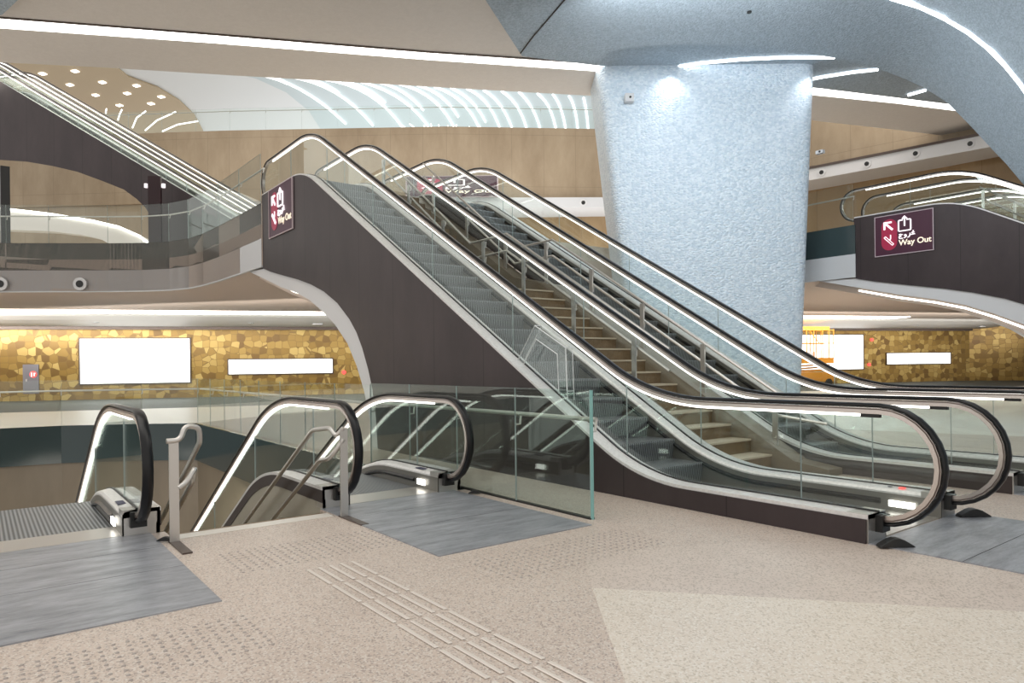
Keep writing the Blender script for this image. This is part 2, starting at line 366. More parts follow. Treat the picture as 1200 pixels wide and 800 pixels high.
# ------------------------------------------------------------------ the escalator
RISE = 5.08; T30 = math.tan(math.radians(30)); RUN = RISE / T30
ZR, ZD = 1.0, .21          # handrail centre and deck height above the landings
XRI, XDI = -2.19, -2.27      # where the incline starts, from the lower base end
NR = .43                     # newel radius
def esc_paths(top_len):
    xt = XRI - RUN - top_len             # upper base end
    rail = fillet([(0.0, ZR), (XRI, ZR), (XRI - RUN, ZR + RISE), (xt, ZR + RISE)], [2.4, 2.6], 10)
    deck = fillet([(0.0, ZD), (XDI, ZD), (XDI - RUN, ZD + RISE), (xt, ZD + RISE)], [2.2, 2.4], 10)
    return rail, deck, xt
def arc(cx, cz, r, a0, a1, n=12):
    return [(cx + r * math.cos(a0 + (a1 - a0) * k / n), cz + r * math.sin(a0 + (a1 - a0) * k / n)) for k in range(n + 1)]
def escalator(name, label, group, loc, rz=0, top_len=2.6, near_clad=None, far_clad='band', side_m=None, clad_depth=.42, clad_up=0.0,
              clad_name='side_cladding', steps=True, cap_floor=True, floor_z=0.0):
    root = empty(name, loc, rz); tag(root, label, 'escalator', group)
    rail, deck, xt = esc_paths(top_len)
    # centre line of the handrail incl. both newels
    low = list(reversed(arc(0.0, ZR - NR, NR, -PI / 2, PI / 2, 14)))[::-1]
    full = [(-.07, ZR - 2 * NR)] + arc(0.02, ZR - NR, NR, -PI / 2, PI / 2, 14) + rail[1:-1] + \
           arc(xt - .02, ZR + RISE - NR, NR, PI / 2, 3 * PI / 2, 14) + [(xt + .07, ZR + RISE - 2 * NR)]
    off = lambda d: full
    for s in (-1, 1):
        y = s * .61
        # handrail: flattened C section
        sec = [(.04 * math.cos(a), .012 + .017 * math.sin(a)) for a in [k * PI / 6 for k in range(12)]]
        MB().sweep_xz(full, sec, y).build('handrail', m_rubber, root, smooth=True)
        sec = [(-.027, -.008), (.027, -.008), (.030, -.052), (-.030, -.052)]
        g = MB().sweep_xz(full, sec, y).build('rail_guide', m_guide, root)
        sec = [(-.031, -.012), (.031, -.012), (.0315, -.020), (-.0315, -.020)]
        MB().sweep_xz(full, sec, y).build('guide_seam', m_guide_dark, g)
        lp = [(-.12, ZR)] + rail[1:-1] + [(xt + .25, ZR + RISE)]
        led = MB().sweep_xz(lp, [(-.014, -.052), (.014, -.052), (.014, -.074), (-.014, -.074)], y).build('rail_light', m_led, root)
        MB().sweep_xz([(.02, ZR), (-.12, ZR)], [(-.02, -.053), (.02, -.053), (.02, -.08), (-.02, -.08)], y).build('light_end_cap', m_black, led)
        # glass panes between deck and rail
        xs = [.40] + [-.62 - 1.93 * k for k in range(0, 40) if -.62 - 1.93 * k > xt + .3] + [xt - .40]
        for a, b in zip(xs, xs[1:]):
            a2, b2 = a - .003 * (a < .3), b + .003 * (b > xt)
            n = max(2, int(abs(a - b) / .12)); top = []; bot = []
            for k in range(n + 1):
                x = a2 + (b2 - a2) * k / n
                if x > 0.02: h = math.sqrt(max(0, (NR - .03) ** 2 - (x - .02) ** 2)); t_, b_ = ZR - NR + h, ZR - NR - h
                elif x < xt - .02: h = math.sqrt(max(0, (NR - .03) ** 2 - (x - xt + .02) ** 2)); t_, b_ = ZR + RISE - NR + h, ZR + RISE - NR - h
                else: t_, b_ = interp(rail, x) - .04, interp(deck, x) - .005
                top.append((x, t_)); bot.append((x, b_))
            poly = top + [p for p in reversed(bot) if True]
            clean = []
            for p in poly:
                if not clean or (abs(p[0] - clean[-1][0]) + abs(p[1] - clean[-1][1])) > 1e-4: clean.append(p)
            if abs(clean[0][0] - clean[-1][0]) + abs(clean[0][1] - clean[-1][1]) < 1e-4: clean.pop()
            MB().prism([(x, y - .006, z) for x, z in clean], (0, .012, 0), 0, 1).build('glass_panel', [m_glass, m_glass_seam], root)
        # decks
        dk = MB()
        sec = [(s * .173, 0), (s * .012, .004), (s * .012, -.03), (s * .173, -.03)]
        dk.sweep_xz(deck, sec, y)
        sec = [(-s * .012, .004), (-s * .095, -.012), (-s * .11, -.035), (-s * .11, -.06), (-s * .012, -.06)]
        dk.sweep_xz(deck, sec, y)
        d = dk.build('deck', m_deck, root)
        MB().sweep_xz(deck, [(-.012, -.01), (.012, -.01), (.012, .014), (-.012, .014)], y).build('glass_seal', m_black, d)
        # skirt with brush
        sk = MB().sweep_xz(deck, [(-s * .100, -.05), (-s * .112, -.05), (-s * .112, -.33), (-s * .100, -.33)], y).build('skirt_panel', m_skirt_grey, root)
        MB().sweep_xz([(-.5, ZD)] + deck[1:-1] + [(xt + .5, ZD + RISE)], [(-s * .112, -.10), (-s * .135, -.12), (-s * .135, -.135), (-s * .112, -.15)], y).build('skirt_brush', m_rubber, sk)
        # base ends
        for xe, z0, sx in ((0.0, 0.0, 1), (xt, RISE, -1)):
            c = MB()
            c.box(min(xe, xe - sx * .16), max(xe, xe - sx * .16), min(y - .111, y - .111), y + .165 if s > 0 else y + .111, z0, z0 + ZD + .004) if s > 0 else \
                c.box(min(xe, xe - sx * .16), max(xe, xe - sx * .16), y - .165, y + .111, z0, z0 + ZD + .004)
            nb = c.build('newel_base', m_steel, root)
            q = MB(); q.box(min(xe - sx * .02, xe + sx * .055), max(xe - sx * .02, xe + sx * .055), y - .06, y + .06, z0 + .075, z0 + .20)
            q.build('rail_inlet', m_black, nb)
            # inner side of the level base part
            i0, i1 = (xe - 2.0, xe - .16) if sx > 0 else (xe + .16, xe + 1.2)
            yy = y - s * .111
            MB().box(i0, i1, min(yy, yy + s * .01), max(yy, yy + s * .01), z0 - .05, z0 + .14).build('inner_panel', m_skirt_grey, nb)
        # outer cladding
        kind = near_clad if s < 0 else far_clad
        yo = y + s * .172
        xs2 = [p for p in deck]
        if kind == 'full':
            xtop = xt
            poly = [(-.16, yo, .0)] + [(x, yo, z - .03) for x, z in deck if x < -.16]
            A = arch_outer
            poly += [(xt, yo, 3.67)] + [(a - (-2.5), yo, z) for a, z in A]
            poly = [(-.012, yo, 0.0), (-.012, yo, ZD - .03)] + [(x, yo, z - .03 + clad_up) for x, z in deck[1:]] + [(x + 2.5, yo, z) for x, z in A]
            cl = MB().prism([(a, b - .012, c) for a, b, c in poly], (0, .05, 0)).build(clad_name, m_clad, root)
        elif kind == 'band':
            up = [(-.012, ZD)] + deck[1:]
            poly = [(x, yo, z - .03) for x, z in up] + [(x, yo, max(z - clad_depth, (0 if x > XDI else z - clad_depth))) for x, z in reversed(up)]
            lo = [(x, max(0.0, z - clad_depth) if x > XDI - 1 else z - clad_depth) for x, z in up]
            poly = [(x, yo, z - .03) for x, z in up] + [(x, yo, z) for x, z in reversed(lo)]
            MB().prism(poly, (0, -s * .03, 0)).build(clad_name, side_m or m_clad2, root)
    # steps
    if steps:
        x = -.95; z = 0.0; k = 0
        rise = RISE / max(1, round(RISE / .231)); tread = rise / T30
        base = XRI - .25
        MB().box(base, -.42, -.49, .49, -.06, .004).build('flat_steps', m_groove, root)
        n = round(RISE / rise)
        for k in range(n):
            x1 = base - k * tread; zt = (k + 1) * rise
            if k == n - 1: zt = RISE - .001
            pts = [(x1, zt), (x1 + .004, zt - .02), (x1 - .012, zt - .12), (x1 - .04, zt - rise - .03), (x1 - tread - .03, zt - .22), (x1 - tread - .03, zt)]
            MB().prism([(a, -.49, b) for a, b in pts], (0, .98, 0)).build('step', m_groove, root)
        MB().box(xt + .42, base - n * tread + .02, -.49, .49, RISE - .08, RISE + .003).build('flat_steps', m_groove, root)
        # comb plates and landing plates
        MB().box(-.44, -.02, -.5, .5, -.02, .010).build('comb_plate', m_steel, root)
        MB().box(xt + .02, xt + .44, -.5, .5, RISE - .02, RISE + .010).build('comb_plate', m_steel, root)
    return root, xt
arch_outer = [(-16.05, 3.60), (-15.55, 3.47), (-14.86, 3.325), (-13.86, 3.12), (-13.2, 2.96), (-12.55, 2.76), (-11.95, 2.50), (-11.44, 2.18), (-11.15, 1.93), (-10.93, 1.65), (-10.72, 1.30), (-10.58, 1.0), (-10.45, .5), (-10.40, 0.0)]
arch_inner = [(-17.2, 3.66), (-16.05, 3.36), (-15.0, 3.08), (-14.1, 2.88), (-13.4, 2.68), (-12.77, 2.42), (-12.15, 2.12), (-11.62, 1.76), (-11.25, 1.36), (-10.98, .95), (-10.78, .5), (-10.68, 0.0)]

Y1, Y2 = 5.967, 8.95
def bank(dx, dy, full, tail):
    e1, xt = escalator('escalator', tail[0], tail[4], (-2.5 + dx, Y1 + dy, 0), near_clad='full', far_clad='band')
    e2, xt = escalator('escalator', tail[1], tail[4], (-2.5 + dx, Y2 + dy, 0), near_clad='band', far_clad='band', clad_depth=.36)
    # fixed stairs between the two
    st = empty('staircase', (-4.97 + dx, 7.45 + dy, 0)); tag(st, tail[2], 'stairs')
    y0, y1 = -.66, .40
    ris, tr = RISE / 29.5, .2935
    z = 0; x = 0
    steps = []
    zs = 0.0
    prof = [(0, 0)]
    n1 = 15
    for k in range(n1):
        MB().prism([(x, y0, zs), (x, y0, zs + ris), (x - tr - .02, y0, zs + ris), (x - tr - .02, y0, zs)], (0, y1 - y0, 0)).build('step', m_tread, st) if True else None
        nb = MB().box(x - tr, x + .015, y0, y1, zs + ris, zs + ris + .022).build('tread', m_nosing, st)
        zs += ris; x -= tr
    MB().box(x - 1.0, x, y0, y1, zs - .15, zs).build('landing', m_tread, st)
    x -= .98; n2 = 14; ris2 = (RISE - zs) / n2
    for k in range(n2):
        MB().prism([(x, y0, zs), (x, y0, zs + ris2), (x - .27, y0, zs + ris2), (x - .27, y0, zs)], (0, y1 - y0, 0)).build('step', m_tread, st)
        zs += ris2; x -= .25
    # stringers either side
    sp = [(.75, 0), (.75, .08), (.30, .14), (-4.1, 2.70), (-5.2, 2.95), (-9.0, 5.2), (-9.0, 4.2), (-4.3, 1.6), (-.6, 0)]
    MB().prism([(a, y1, b) for a, b in sp], (0, .30, 0)).build('stringer', m_well, st)
    MB().prism([(a, y0 - .03, b) for a, b in sp], (0, .03, 0)).build('stringer', m_well, st)
    # stair handrails: posts and two rails on each side
    for side, yy, pxs in ((0, -.50, [-1.44, -2.62, -3.79, -4.9, -6.2, -7.5, -8.6]), (1, .50, [-.0, -1.09, -2.19, -3.28, -4.41, -5.6, -6.9, -8.2])):
        pass
        def sz(x):
            if x > 0: return 0
            if x > -4.4: return -x * ris / tr + .10
            if x > -5.38: return 2.62
            return 2.62 + (-5.38 - x) * ris2 / .25
        for p in pxs:
            m = MB().box(p - .035, p + .035, yy - .012, yy + .012, sz(p), sz(p) + .86)
            for hh in (.86, .60): m.tube([(p, yy, sz(p) + hh - .10), (p, yy + .05, sz(p) + hh - .10), (p, yy + .06, sz(p) + hh)], .009, 6)
            m.build('handrail_post', m_steel, st)
        for hh in (.90, .62):
            q = [(pxs[0] + .55, yy + .06, sz(pxs[0]) - .32 + hh), (pxs[0], yy + .06, sz(pxs[0]) + hh), (-4.3, yy + .06, sz(-4.3) + hh), (-5.38, yy + .06, 2.62 + hh), (-8.7, yy + .06, sz(-8.7) + hh)]
            if side: q[0] = (.65, yy + .06, hh - .02); q[1] = (.0, yy + .06, hh + .05)
            MB().tube(q, .021, 8).build('handrail', m_steel, st, smooth=True)
    return e1, e2, st

e1, e2, st1 = bank(0, 0, True, ['nearest up escalator beside dark panelled wall with Way Out sign', 'farther up escalator in front of the pale blue column',
    'brown stone steps between the two up escalators in the middle', ['steel handrail on near side of the brown stone steps', 'steel handrail on far side of the brown stone steps, in front of farther escalator'], 'escalators rising from the concourse floor'])
bank(6.55, 14.02, False, ['front escalator at right behind dark wall with square Way Out sign', 'rear escalator at upper right, beyond the stair handrails',
    'staircase between the right escalators, only its thin handrails showing', ['thin steel handrail above sloping dark wall at upper right', 'thin steel handrail farther back at upper right between glowing escalator rails'], 'escalators at upper right of the column'])

# floor-level extras of the front bank
for e, lab in ((e1, 'a'), (e2, 'b')):
    MB().box(0.0, 1.75, -.78, .90, .0, .008).build('landing_plate', m_plate, e)
    for s in (-1, 1):
        MB().box(.62, .625, -.78, .9, .008, .009).build('plate_joint', m_black, e) if s > 0 else None
# lit comb light and stickers on the nearest escalator
lt = MB().box(-.42, -.20, .470, .486, .05, .105).build('comb_light', m_led, e1)
MB().tube([(-.34, .56, .212), (-.34, .56, .215)], .03, 14).build('emergency_button', m_redlamp, e1)
MB().box(-.46, -.43, .545, .575, .21, .213).build('sticker', m_label, e1)
MB().box(-3.10, -2.96, .48, .487, .20, .23).build('comb_light', m_green, e1)

# black rubber wedges on the floor
def wedge(label, x, y, s=1.0):
    r = []
    m = MB(); n = 10
    pts = [(-.16, 0), (-.14, .03), (-.06, .085), (-.02, .10), (.02, .10), (.07, .08), (.15, .02), (.17, 0)]
    m.prism([(a * s, -.045 * s, b * s) for a, b in pts], (0, .09 * s, 0))
    o = m.build('rubber_stop', m_black); 
    b = o.modifiers.new('bevel', 'BEVEL'); b.width = .012 * s; b.segments = 2
    o.location = (x, y, .009); o.rotation_euler = (0, 0, .95); o.scale = (1, 1, .8)
    tag(o, label, 'rubber stop', 'rubber stops by the escalators')
wedge('black rubber stop on floor by foot of the nearest escalator rail', -2.33, 5.23, .8)
wedge('black rubber stop on floor beside second escalator rail end', -2.36, 6.74, .85)
wedge('small black rubber stop by right rail of leftmost down escalator', -5.98, 1.15, .4)
wedge('small black rubber stop between glass balustrade and down escalator rail end', -6.05, 4.11, .4)

# anti climb guard on the nearest escalator
g = empty('climb_guard', (-6.2, 5.22, 0)); tag(g, 'clear acrylic anti climb guard fixed on nearest escalator deck', 'guard')
def strip(pts, w, m, name, y=0):
    MB().tube([(a, y, b) for a, b in pts], w, 6).build(name, m, g)
gp = [(-.42, 1.40), (-.09, 1.80), (.44, 1.53), (.46, .95), (.38, .93)]
gi = [(-.30, 1.36), (-.07, 1.64), (.30, 1.46), (.32, 1.02)]
MB().prism([(a, -.07, b) for a, b in [(-.42, 1.40), (-.09, 1.80), (.44, 1.53), (.46, .95), (.32, 1.02), (.30, 1.46), (-.07, 1.64), (-.30, 1.36)]], (0, .010, 0)).build('front_sheet', m_acrylic, g)
MB().prism([(a, .02, b) for a, b in [(-.42, 1.40), (-.09, 1.80), (.44, 1.53), (.46, .95)]], (0, .010, 0)).build('back_sheet', m_acrylic, g)
m_acr_edge = mat('acrylic_edge', (.70, .74, .75), .25)
strip(gp[:4], .007, m_acr_edge, 'edge', -.07); strip(gi, .007, m_acr_edge, 'edge', -.07); strip([(-.42, 1.40), (-.09, 1.80), (.44, 1.53), (.46, .95)], .005, m_acr_edge, 'edge', .03)
for a, b in ((.44, 1.53), (.46, 1.05), (-.09, 1.80)):
    MB().tube([(a, -.07, b), (a, .03, b)], .006, 6).build('spacer', m_acr_edge, g)

# ------------------------------------------------------------------ down escalators (their upper ends are near the camera)
XT0 = XRI - RUN - 1.84
def down(label, y):
    e, xt = escalator('escalator', label, 'escalators going down on the left', (-6.36 + XT0, y, -RISE), PI, 1.84,
                      near_clad='band', far_clad='band', side_m=m_clad2, clad_depth=.15)
    for s in (-1, 1):   # olive panels below the dark band
        _, deck, _ = esc_paths(1.84)
        up = [p for p in deck]
        poly = [(x, s * .775, z - .12) for x, z in up if z > .4] + [(x, s * .765, z - 3.0) for x, z in reversed(up) if z > .4]
        MB().prism(poly, (0, -s * .03, 0)).build('lower_side_panel', m_olive, e)
    MB().box(xt - 2.12, xt + .02, -.70, .79, RISE, RISE + .008).build('landing_plate', m_plate, e)
    for xx in (xt - .55, xt - 1.2):
        MB().box(xx, xx + .003, -.70, .79, RISE + .008, RISE + .0085).build('plate_joint', m_black, e)
    MB().box(xt + .24, xt + .40, .470, .486, RISE + .05, RISE + .11).build('comb_light', m_led, e)
    MB().box(xt + .24, xt + .40, -.486, -.470, RISE + .05, RISE + .11).build('comb_light', m_led, e)
    for s in (-1, 1):
        MB().box(xt + .35, xt + .52, s * .55 - .03, s * .55 + .03, RISE + ZD - .004, RISE + ZD + .003).build('sticker', m_label, e)
    return e
down('leftmost down escalator with short railing behind steel landing plate', .41)
down('middle down escalator next to the glass balustrade', 3.36)

# stairs between the down escalators: only the first steps and handrails show
ds = empty('staircase', (-6.0, 1.88, -RISE)); tag(ds, 'staircase going down between the two down escalators', 'stairs')
for k in range(28):
    z1 = RISE - .02 - k * .1745; x0 = -.0 - k * .30
    MB().box(x0 - .32, x0, -.68, .68, z1 - .36, z1 - .002).build('step', m_tread, ds)
MB().box(-.16, .0, -.66, .66, RISE - .03, RISE + .004).build('nosing', m_strip_stone, ds)
def stair_rail_down(label, y, inward):
    r = empty('stair_handrail', (-5.90, y, 0)); tag(r, label, 'stair handrail')
    MB().box(-.008, .008, -.035, .035, 0, .80).build('post', m_steel, r)
    MB().box(-.05, .42, -.035, .035, -.001, .012).build('floor_foot', m_guide_dark, r)
    s = inward
    if s > 0:
        top = [(.0, -.05, .79), (-.0, .05, .79), (-.03, .09, .90), (-.05, .20, .88), (-.09, .215, .76), (-4.4, .215, -1.72)]
        low = [(.0, .03, .42), (-.02, .10, .46), (-.04, .16, .55), (-.10, .17, .54), (-.16, .17, .44), (-4.4, .17, -2.0)]
    else:
        top = [(.0, 0, .80), (-.04, -.06, .72), (-.10, -.08, .80), (-.42, -.12, .76), (-.52, -.12, .70), (-4.4, -.12, -1.54)]
        low = [(.0, 0, .70), (-.03, -.06, .60), (-.10, -.10, .52), (-.24, -.12, .50), (-.36, -.12, .43), (-4.4, -.12, -1.90)]
    MB().tube(fillet3(top, .05), .021, 10).build('rail', m_steel, r, smooth=True)
    MB().tube(fillet3(low, .05), .021, 10).build('rail', m_steel, r, smooth=True)
    for k in (1, 2):
        p = (-1.3 * k); zz = .35 - .577 * 1.3 * k
        MB().tube([(p, s * .12, zz - .02), (p, s * .12, zz + .20)], .012, 6).build('bracket', m_steel, r)
        MB().tube([(p, 0, zz - .5), (p, s * .02, zz + .12), (p, s * .12, zz + .10)], .012, 6).build('bracket', m_steel, r)
def fillet3(pts, t):
    P = [Vector(p) for p in pts]; out = [P[0]]
    for i in range(1, len(P) - 1):
        a = (P[i - 1] - P[i]); b = (P[i + 1] - P[i]); la, lb = min(t, a.length / 2.2), min(t, b.length / 2.2)
        p0 = P[i] + a.normalized() * la; p1 = P[i] + b.normalized() * lb
        for k in range(5):
            f = k / 4; out.append(p0 * (1 - f) ** 2 + P[i] * 2 * f * (1 - f) + p1 * f * f)
    out.append(P[-1]); return out
stair_rail_down('bent steel stair handrail by leftmost down escalator', 1.20, 1)
stair_rail_down('bent steel stair handrail beside middle down escalator', 2.60, -1)

# ------------------------------------------------------------------ floors
def slab(poly, z0, z1):
    m = MB(); m.prism([(p[0], p[1], z1) for p in poly], (0, 0, z0 - z1)); return m
Fl = lambda X, D: tuple(F(X, D, 0))[:2]
void_far = [(-18.4, 4.30), (-19.2, 3.2), (-20.05, 1.6), (-20.2, .4), (-20.6, -2.0), (-21.5, -6), (-23, -10)]
# near floor, right of the voids
fl = slab([(-6.0, 1.22), (-6.0, 2.56), (-6.36, 2.56), (-6.36, 4.20), (-18.4, 4.30)] + void_far[1:] + [(-60, -30), (-60, 60), (20, 60), (12, -12), (-6.36, -12), (-6.36, 1.22)], -.35, 0)
struct('floor', fl, m_floor)
wedge_p = [(-3.055, 2.923), (-1.31, 4.415), (2.0, 7.2), (2.5, 2.0), (-.5, .8), (-2.064, 2.161)]
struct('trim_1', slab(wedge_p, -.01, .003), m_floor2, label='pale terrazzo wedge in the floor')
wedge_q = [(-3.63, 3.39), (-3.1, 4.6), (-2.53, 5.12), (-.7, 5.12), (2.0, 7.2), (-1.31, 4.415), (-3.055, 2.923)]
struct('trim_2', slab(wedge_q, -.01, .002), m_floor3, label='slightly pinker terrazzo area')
# concourse beyond the void: bright stone, then a grey band along the gold wall
def Fpoly(pp): return [Fl(*p) for p in pp]
b0 = [(-17.5, 21.9), (-9.5, 24.6), (-6, 26.3), (2, 28.5), (20, 33), (40, 38)]
a0 = [Vector(p) for p in void_far]
bright = [(-18.4, 4.40), (-14, 4.40), (-10.2, 4.40)] + Fpoly([(3, 16.0)]) + Fpoly([(9, 12), (30, 14)]) + [Fl(*p) for p in reversed(b0)] + [(-24, -6), (-21.6, -6)] + list(reversed(void_far[1:-2]))
struct('trim_3', slab(bright, -.01, .003), m_strip_stone, label='bright stone floor beyond the void')
gb = Fpoly(b0) + Fpoly([(40, 46), (10, 46), (-30, 34)])
struct('trim_4', slab(gb, -.01, .004), m_grey_floor, label='dark grey floor band along the tiled wall')

# walls of the void: back painted glass band, stone beneath
def wall_path(pts, z0, z1, th, m, name, kind='structure', parent=None, inward=1):
    mb = MB()
    n = len(pts)
    for i in range(n - 1):
        p, q = Vector((*pts[i], 0)), Vector((*pts[i + 1], 0)); d = (q - p).normalized(); nn = Vector((-d.y, d.x, 0)) * th * inward
        mb.hexa([(p.x, p.y, z0), (q.x, q.y, z0), (q.x + nn.x, q.y + nn.y, z0), (p.x + nn.x, p.y + nn.y, z0),
                 (p.x, p.y, z1), (q.x, q.y, z1), (q.x + nn.x, q.y + nn.y, z1), (p.x + nn.x, p.y + nn.y, z1)])
    if parent is not None: return mb.build(name, m, parent)
    o = mb.build(name, m); o['kind'] = kind; return o
vp = [(-6.36, 4.19)] + [(-18.38, 4.28)] + void_far[1:]
wall_path(vp, -.90, -.0, .05, m_glass_dark, 'trim_5', inward=1)
wall_path(vp, -5.2, -.90, -.12, m_well, 'wall_stairwell', inward=1)
struct('floor_lower', slab([(-6, -12), (-24, -12), (-24, 5), (-6, 5)], -5.4, -5.08), m_floor2)
struct('wall_under_floor', MB().box(-6.0, -5.9, -12, 4.2, -5.1, -.35), m_well)

# glass balustrades
def balustrade(label, pts, z0, h, rail_z, panel=1.4, glassm=None, rail_side=1, rail_off=.07, dots=False, joint_xs=None):
    P = [Vector((*p, z0)) for p in pts]
    root = empty('glass_balustrade', tuple(P[0])); tag(root, label, 'balustrade')
    org = P[0]
    for i in range(len(P) - 1):
        p, q = P[i] - org, P[i + 1] - org; Lg = (q - p).length; n = max(1, round(Lg / panel)); d = (q - p).normalized(); nn = Vector((-d.y, d.x, 0)) * .012
        for k in range(n):
            a = p + d * (Lg * k / n + .004); b = p + d * (Lg * (k + 1) / n - .004)
            m = MB(); m.prism([a, b, b + Vector((0, 0, h)), a + Vector((0, 0, h))], nn, 0, 1)
            m.build('glass_panel', [glassm or m_glass_green, m_glass_seam], root)
            if rail_z:
                c = a + nn * 0 + Vector((0, 0, rail_z - .10)); o_ = nn.normalized() * rail_side * rail_off
                MB().tube([c, c + o_ * .8, c + o_ + Vector((0, 0, .10))], .012, 6).build('rail_bracket', m_steel, root)
    if rail_z:
        rp = []
        for i, p in enumerate(P):
            d = (P[min(i + 1, len(P) - 1)] - P[max(i - 1, 0)]).normalized(); nn = Vector((-d.y, d.x, 0)) * rail_side * rail_off
            rp.append(p - org + nn + Vector((0, 0, rail_z)))
        MB().tube(rp, .021, 8).build('rail', m_steel, root, smooth=True)
    return root
b = balustrade('clear glass balustrade ending on the floor beside middle down escalator', [(-4.40, 4.215), (-8.65, 4.215)], 0, 1.12, .86, 1.06, rail_side=-1)
MB().box(-4.25, .0, -.02, .035, 0, .012).build('floor_channel', m_black, b)
MB().box(-.012, .012, -.005, .017, 0, 1.12).build('end_edge', m_glass_edge, b)
balustrade('glass balustrade on right edge of the stairwell opening, towards arch', [(-8.66, 4.215), (-18.38, 4.30)], 0, 1.1, .84, 1.25, m_glass, rail_side=-1)
balustrade('glass balustrade across far edge of the stairwell opening at left', [(-18.40, 4.30)] + void_far[1:5], 0, 1.1, .84, 1.5, m_glass, rail_side=-1)

# tactile paving: metal studs, each its own part
def tactile(label, pts, more=None):
    r = empty('tactile_paving', (pts[0][0], pts[0][1], 0)); tag(r, label, 'tactile paving', None)
    def stud(m, x, y):
        n = 8
        for (ra, za), (rb, zb) in (((.0105, 0), (.0075, .004)),):
            v = [(x + ra * math.cos(2 * PI * k / n), y + ra * math.sin(2 * PI * k / n), za) for k in range(n)] + [(x + rb * math.cos(2 * PI * k / n), y + rb * math.sin(2 * PI * k / n), zb) for k in range(n)]
            m.add(v, [tuple(range(n, 2 * n))] + [(k, (k + 1) % n, n + (k + 1) % n, n + k) for k in range(n)])
    near = sorted(pts, key=lambda p: (p[0] ** 2 + p[1] ** 2))
    ox, oy = pts[0]
    proto = MB(); stud(proto, 0, 0); po = proto.build('stud', m_dot, r)
    for i, (x, y) in enumerate(near[:100]):
        o = po if i == 0 else po.copy()
        if i: COL.objects.link(o); o.parent = r
        o.location = (x - ox, y - oy, .0005)
    if len(near) > 100:
        m = MB()
        for x, y in near[100:]: stud(m, x - ox, y - oy)
        o = m.build('studs', m_dot, r); o.location = (0, 0, .0005); o['kind'] = 'stuff'
tactile('rows of metal floor studs at lower left by landing plate', [(-3.915 + .0615 * i, 1.13 - .0615 * j) for i in range(9) for j in range(20)])
tactile('metal floor studs in front of the descending stairs', [(-5.30 + .0615 * i, 1.38 + .0615 * j) for i in range(10) for j in range(20)])
tactile('metal floor studs in front of the middle landing plate', [(-3.98 + .0615 * i, 2.66 + .0615 * j) for i in range(9) for j in range(24)])
gs = empty('guide_strip', (-4.52, 1.73, 0)); tag(gs, 'strip of parallel raised guide bars running towards lower right', 'tactile guide strip')
bar0 = MB()
nb = 6
bar0.hexa([(0, -.012, 0), (.38, -.012, 0), (.38, .012, 0), (0, .012, 0), (.006, -.007, .005), (.374, -.007, .005), (.374, .007, .005), (.006, .007, .005)])
bo = bar0.build('guide_bar', m_bar, gs)
first = True
for i in range(8):
    for j in range(5):
        o = bo if first else bo.copy()
        if not first: COL.objects.link(o); o.parent = gs
        first = False
        o.location = (.42 * i, .078 * j, .0035)

# ------------------------------------------------------------------ gold tiled wall with backlit panels (its own straight plane)
GW0 = F(0, 36.3, 0); gdir = (F(1, 36.57, 0) - GW0).normalized(); gnor = Vector((gdir.y, -gdir.x, 0))
if gnor.dot(-F(0, 1, 0)) < 0: gnor = -gnor
def G(u, off, z): return GW0 + gdir * u + gnor * off + Vector((0, 0, z))
grz = math.atan2(gdir.y, gdir.x)
def gpix(px, py):          # where the sight line meets the tiled wall -> (u, z)
    l, v = ray(px, py); D = 36.3 / (1 - .27 * l); X = l * D
    return (F(X, D, 0) - GW0).dot(gdir), HC + v * D
def gbox(mb, u0, u1, o0, o1, z0, z1):   # local frame of the wall: x along, y = out of the wall is negative
    return mb.box(u0, u1, -o1, -o0, z0, z1)
uc = 28.87 * math.sqrt(1 + .27 ** 2)
def wall_obj(mb, name, m, parent=None, rz=grz, loc=None):
    o = mb.build(name, m, parent)
    if parent is None: o.location = loc or GW0; o.rotation_euler = (0, 0, rz)
    return o
o = wall_obj(MB().box(-34, uc, 0, .3, 0, 3.25), 'wall_back', m_gold); o['kind'] = 'structure'
c1 = G(uc, 0, 0); dd = (F(42, 38, 0) - F(28.87, 44.1, 0)).normalized()
o = MB().box(0, 15, 0, .3, 0, 3.4).build('wall_right', m_gold); o.location = c1; o.rotation_euler = (0, 0, math.atan2(dd.y, dd.x)); o['kind'] = 'structure'
o = wall_obj(gbox(MB(), -34, uc, -.0, .25, 3.13, 3.27), 'trim_6', m_guide_dark); o['kind'] = 'structure'  # dark bar stands in for the shadow gap at the wall top
def panel(label, p, q, frame=True):
    u0, zt = gpix(*p); u1, zb = gpix(*q)
    r = empty('lightbox', G((u0 + u1) / 2, .0, zb), grz); tag(r, label, 'lightbox')
    w = (u1 - u0) / 2; h = zt - zb
    MB().box(-w, w, -.05, -.01, 0, h).build('backlit_face', m_panel, r)
    f = MB(); t = .055
    f.box(-w - t, w + t, -.08, 0, -t, 0).box(-w - t, w + t, -.08, 0, h, h + t).box(-w - t, -w, -.08, 0, 0, h).box(w, w + t, -.08, 0, 0, h)
    f.build('frame', m_guide_dark, r)
panel('large blank glowing white panel on the gold tiled wall at left', (94, 397), (223, 447.5))
panel('long narrow glowing panel on gold wall seen through left arch', (268, 421.5), (389.5, 436.5))
panel('large glowing panel on gold wall behind the orange scissor lift', (930, 392.5), (1011, 432))
panel('narrow glowing panel at right on the gold wall', (1038.5, 414), (1113, 425.5))
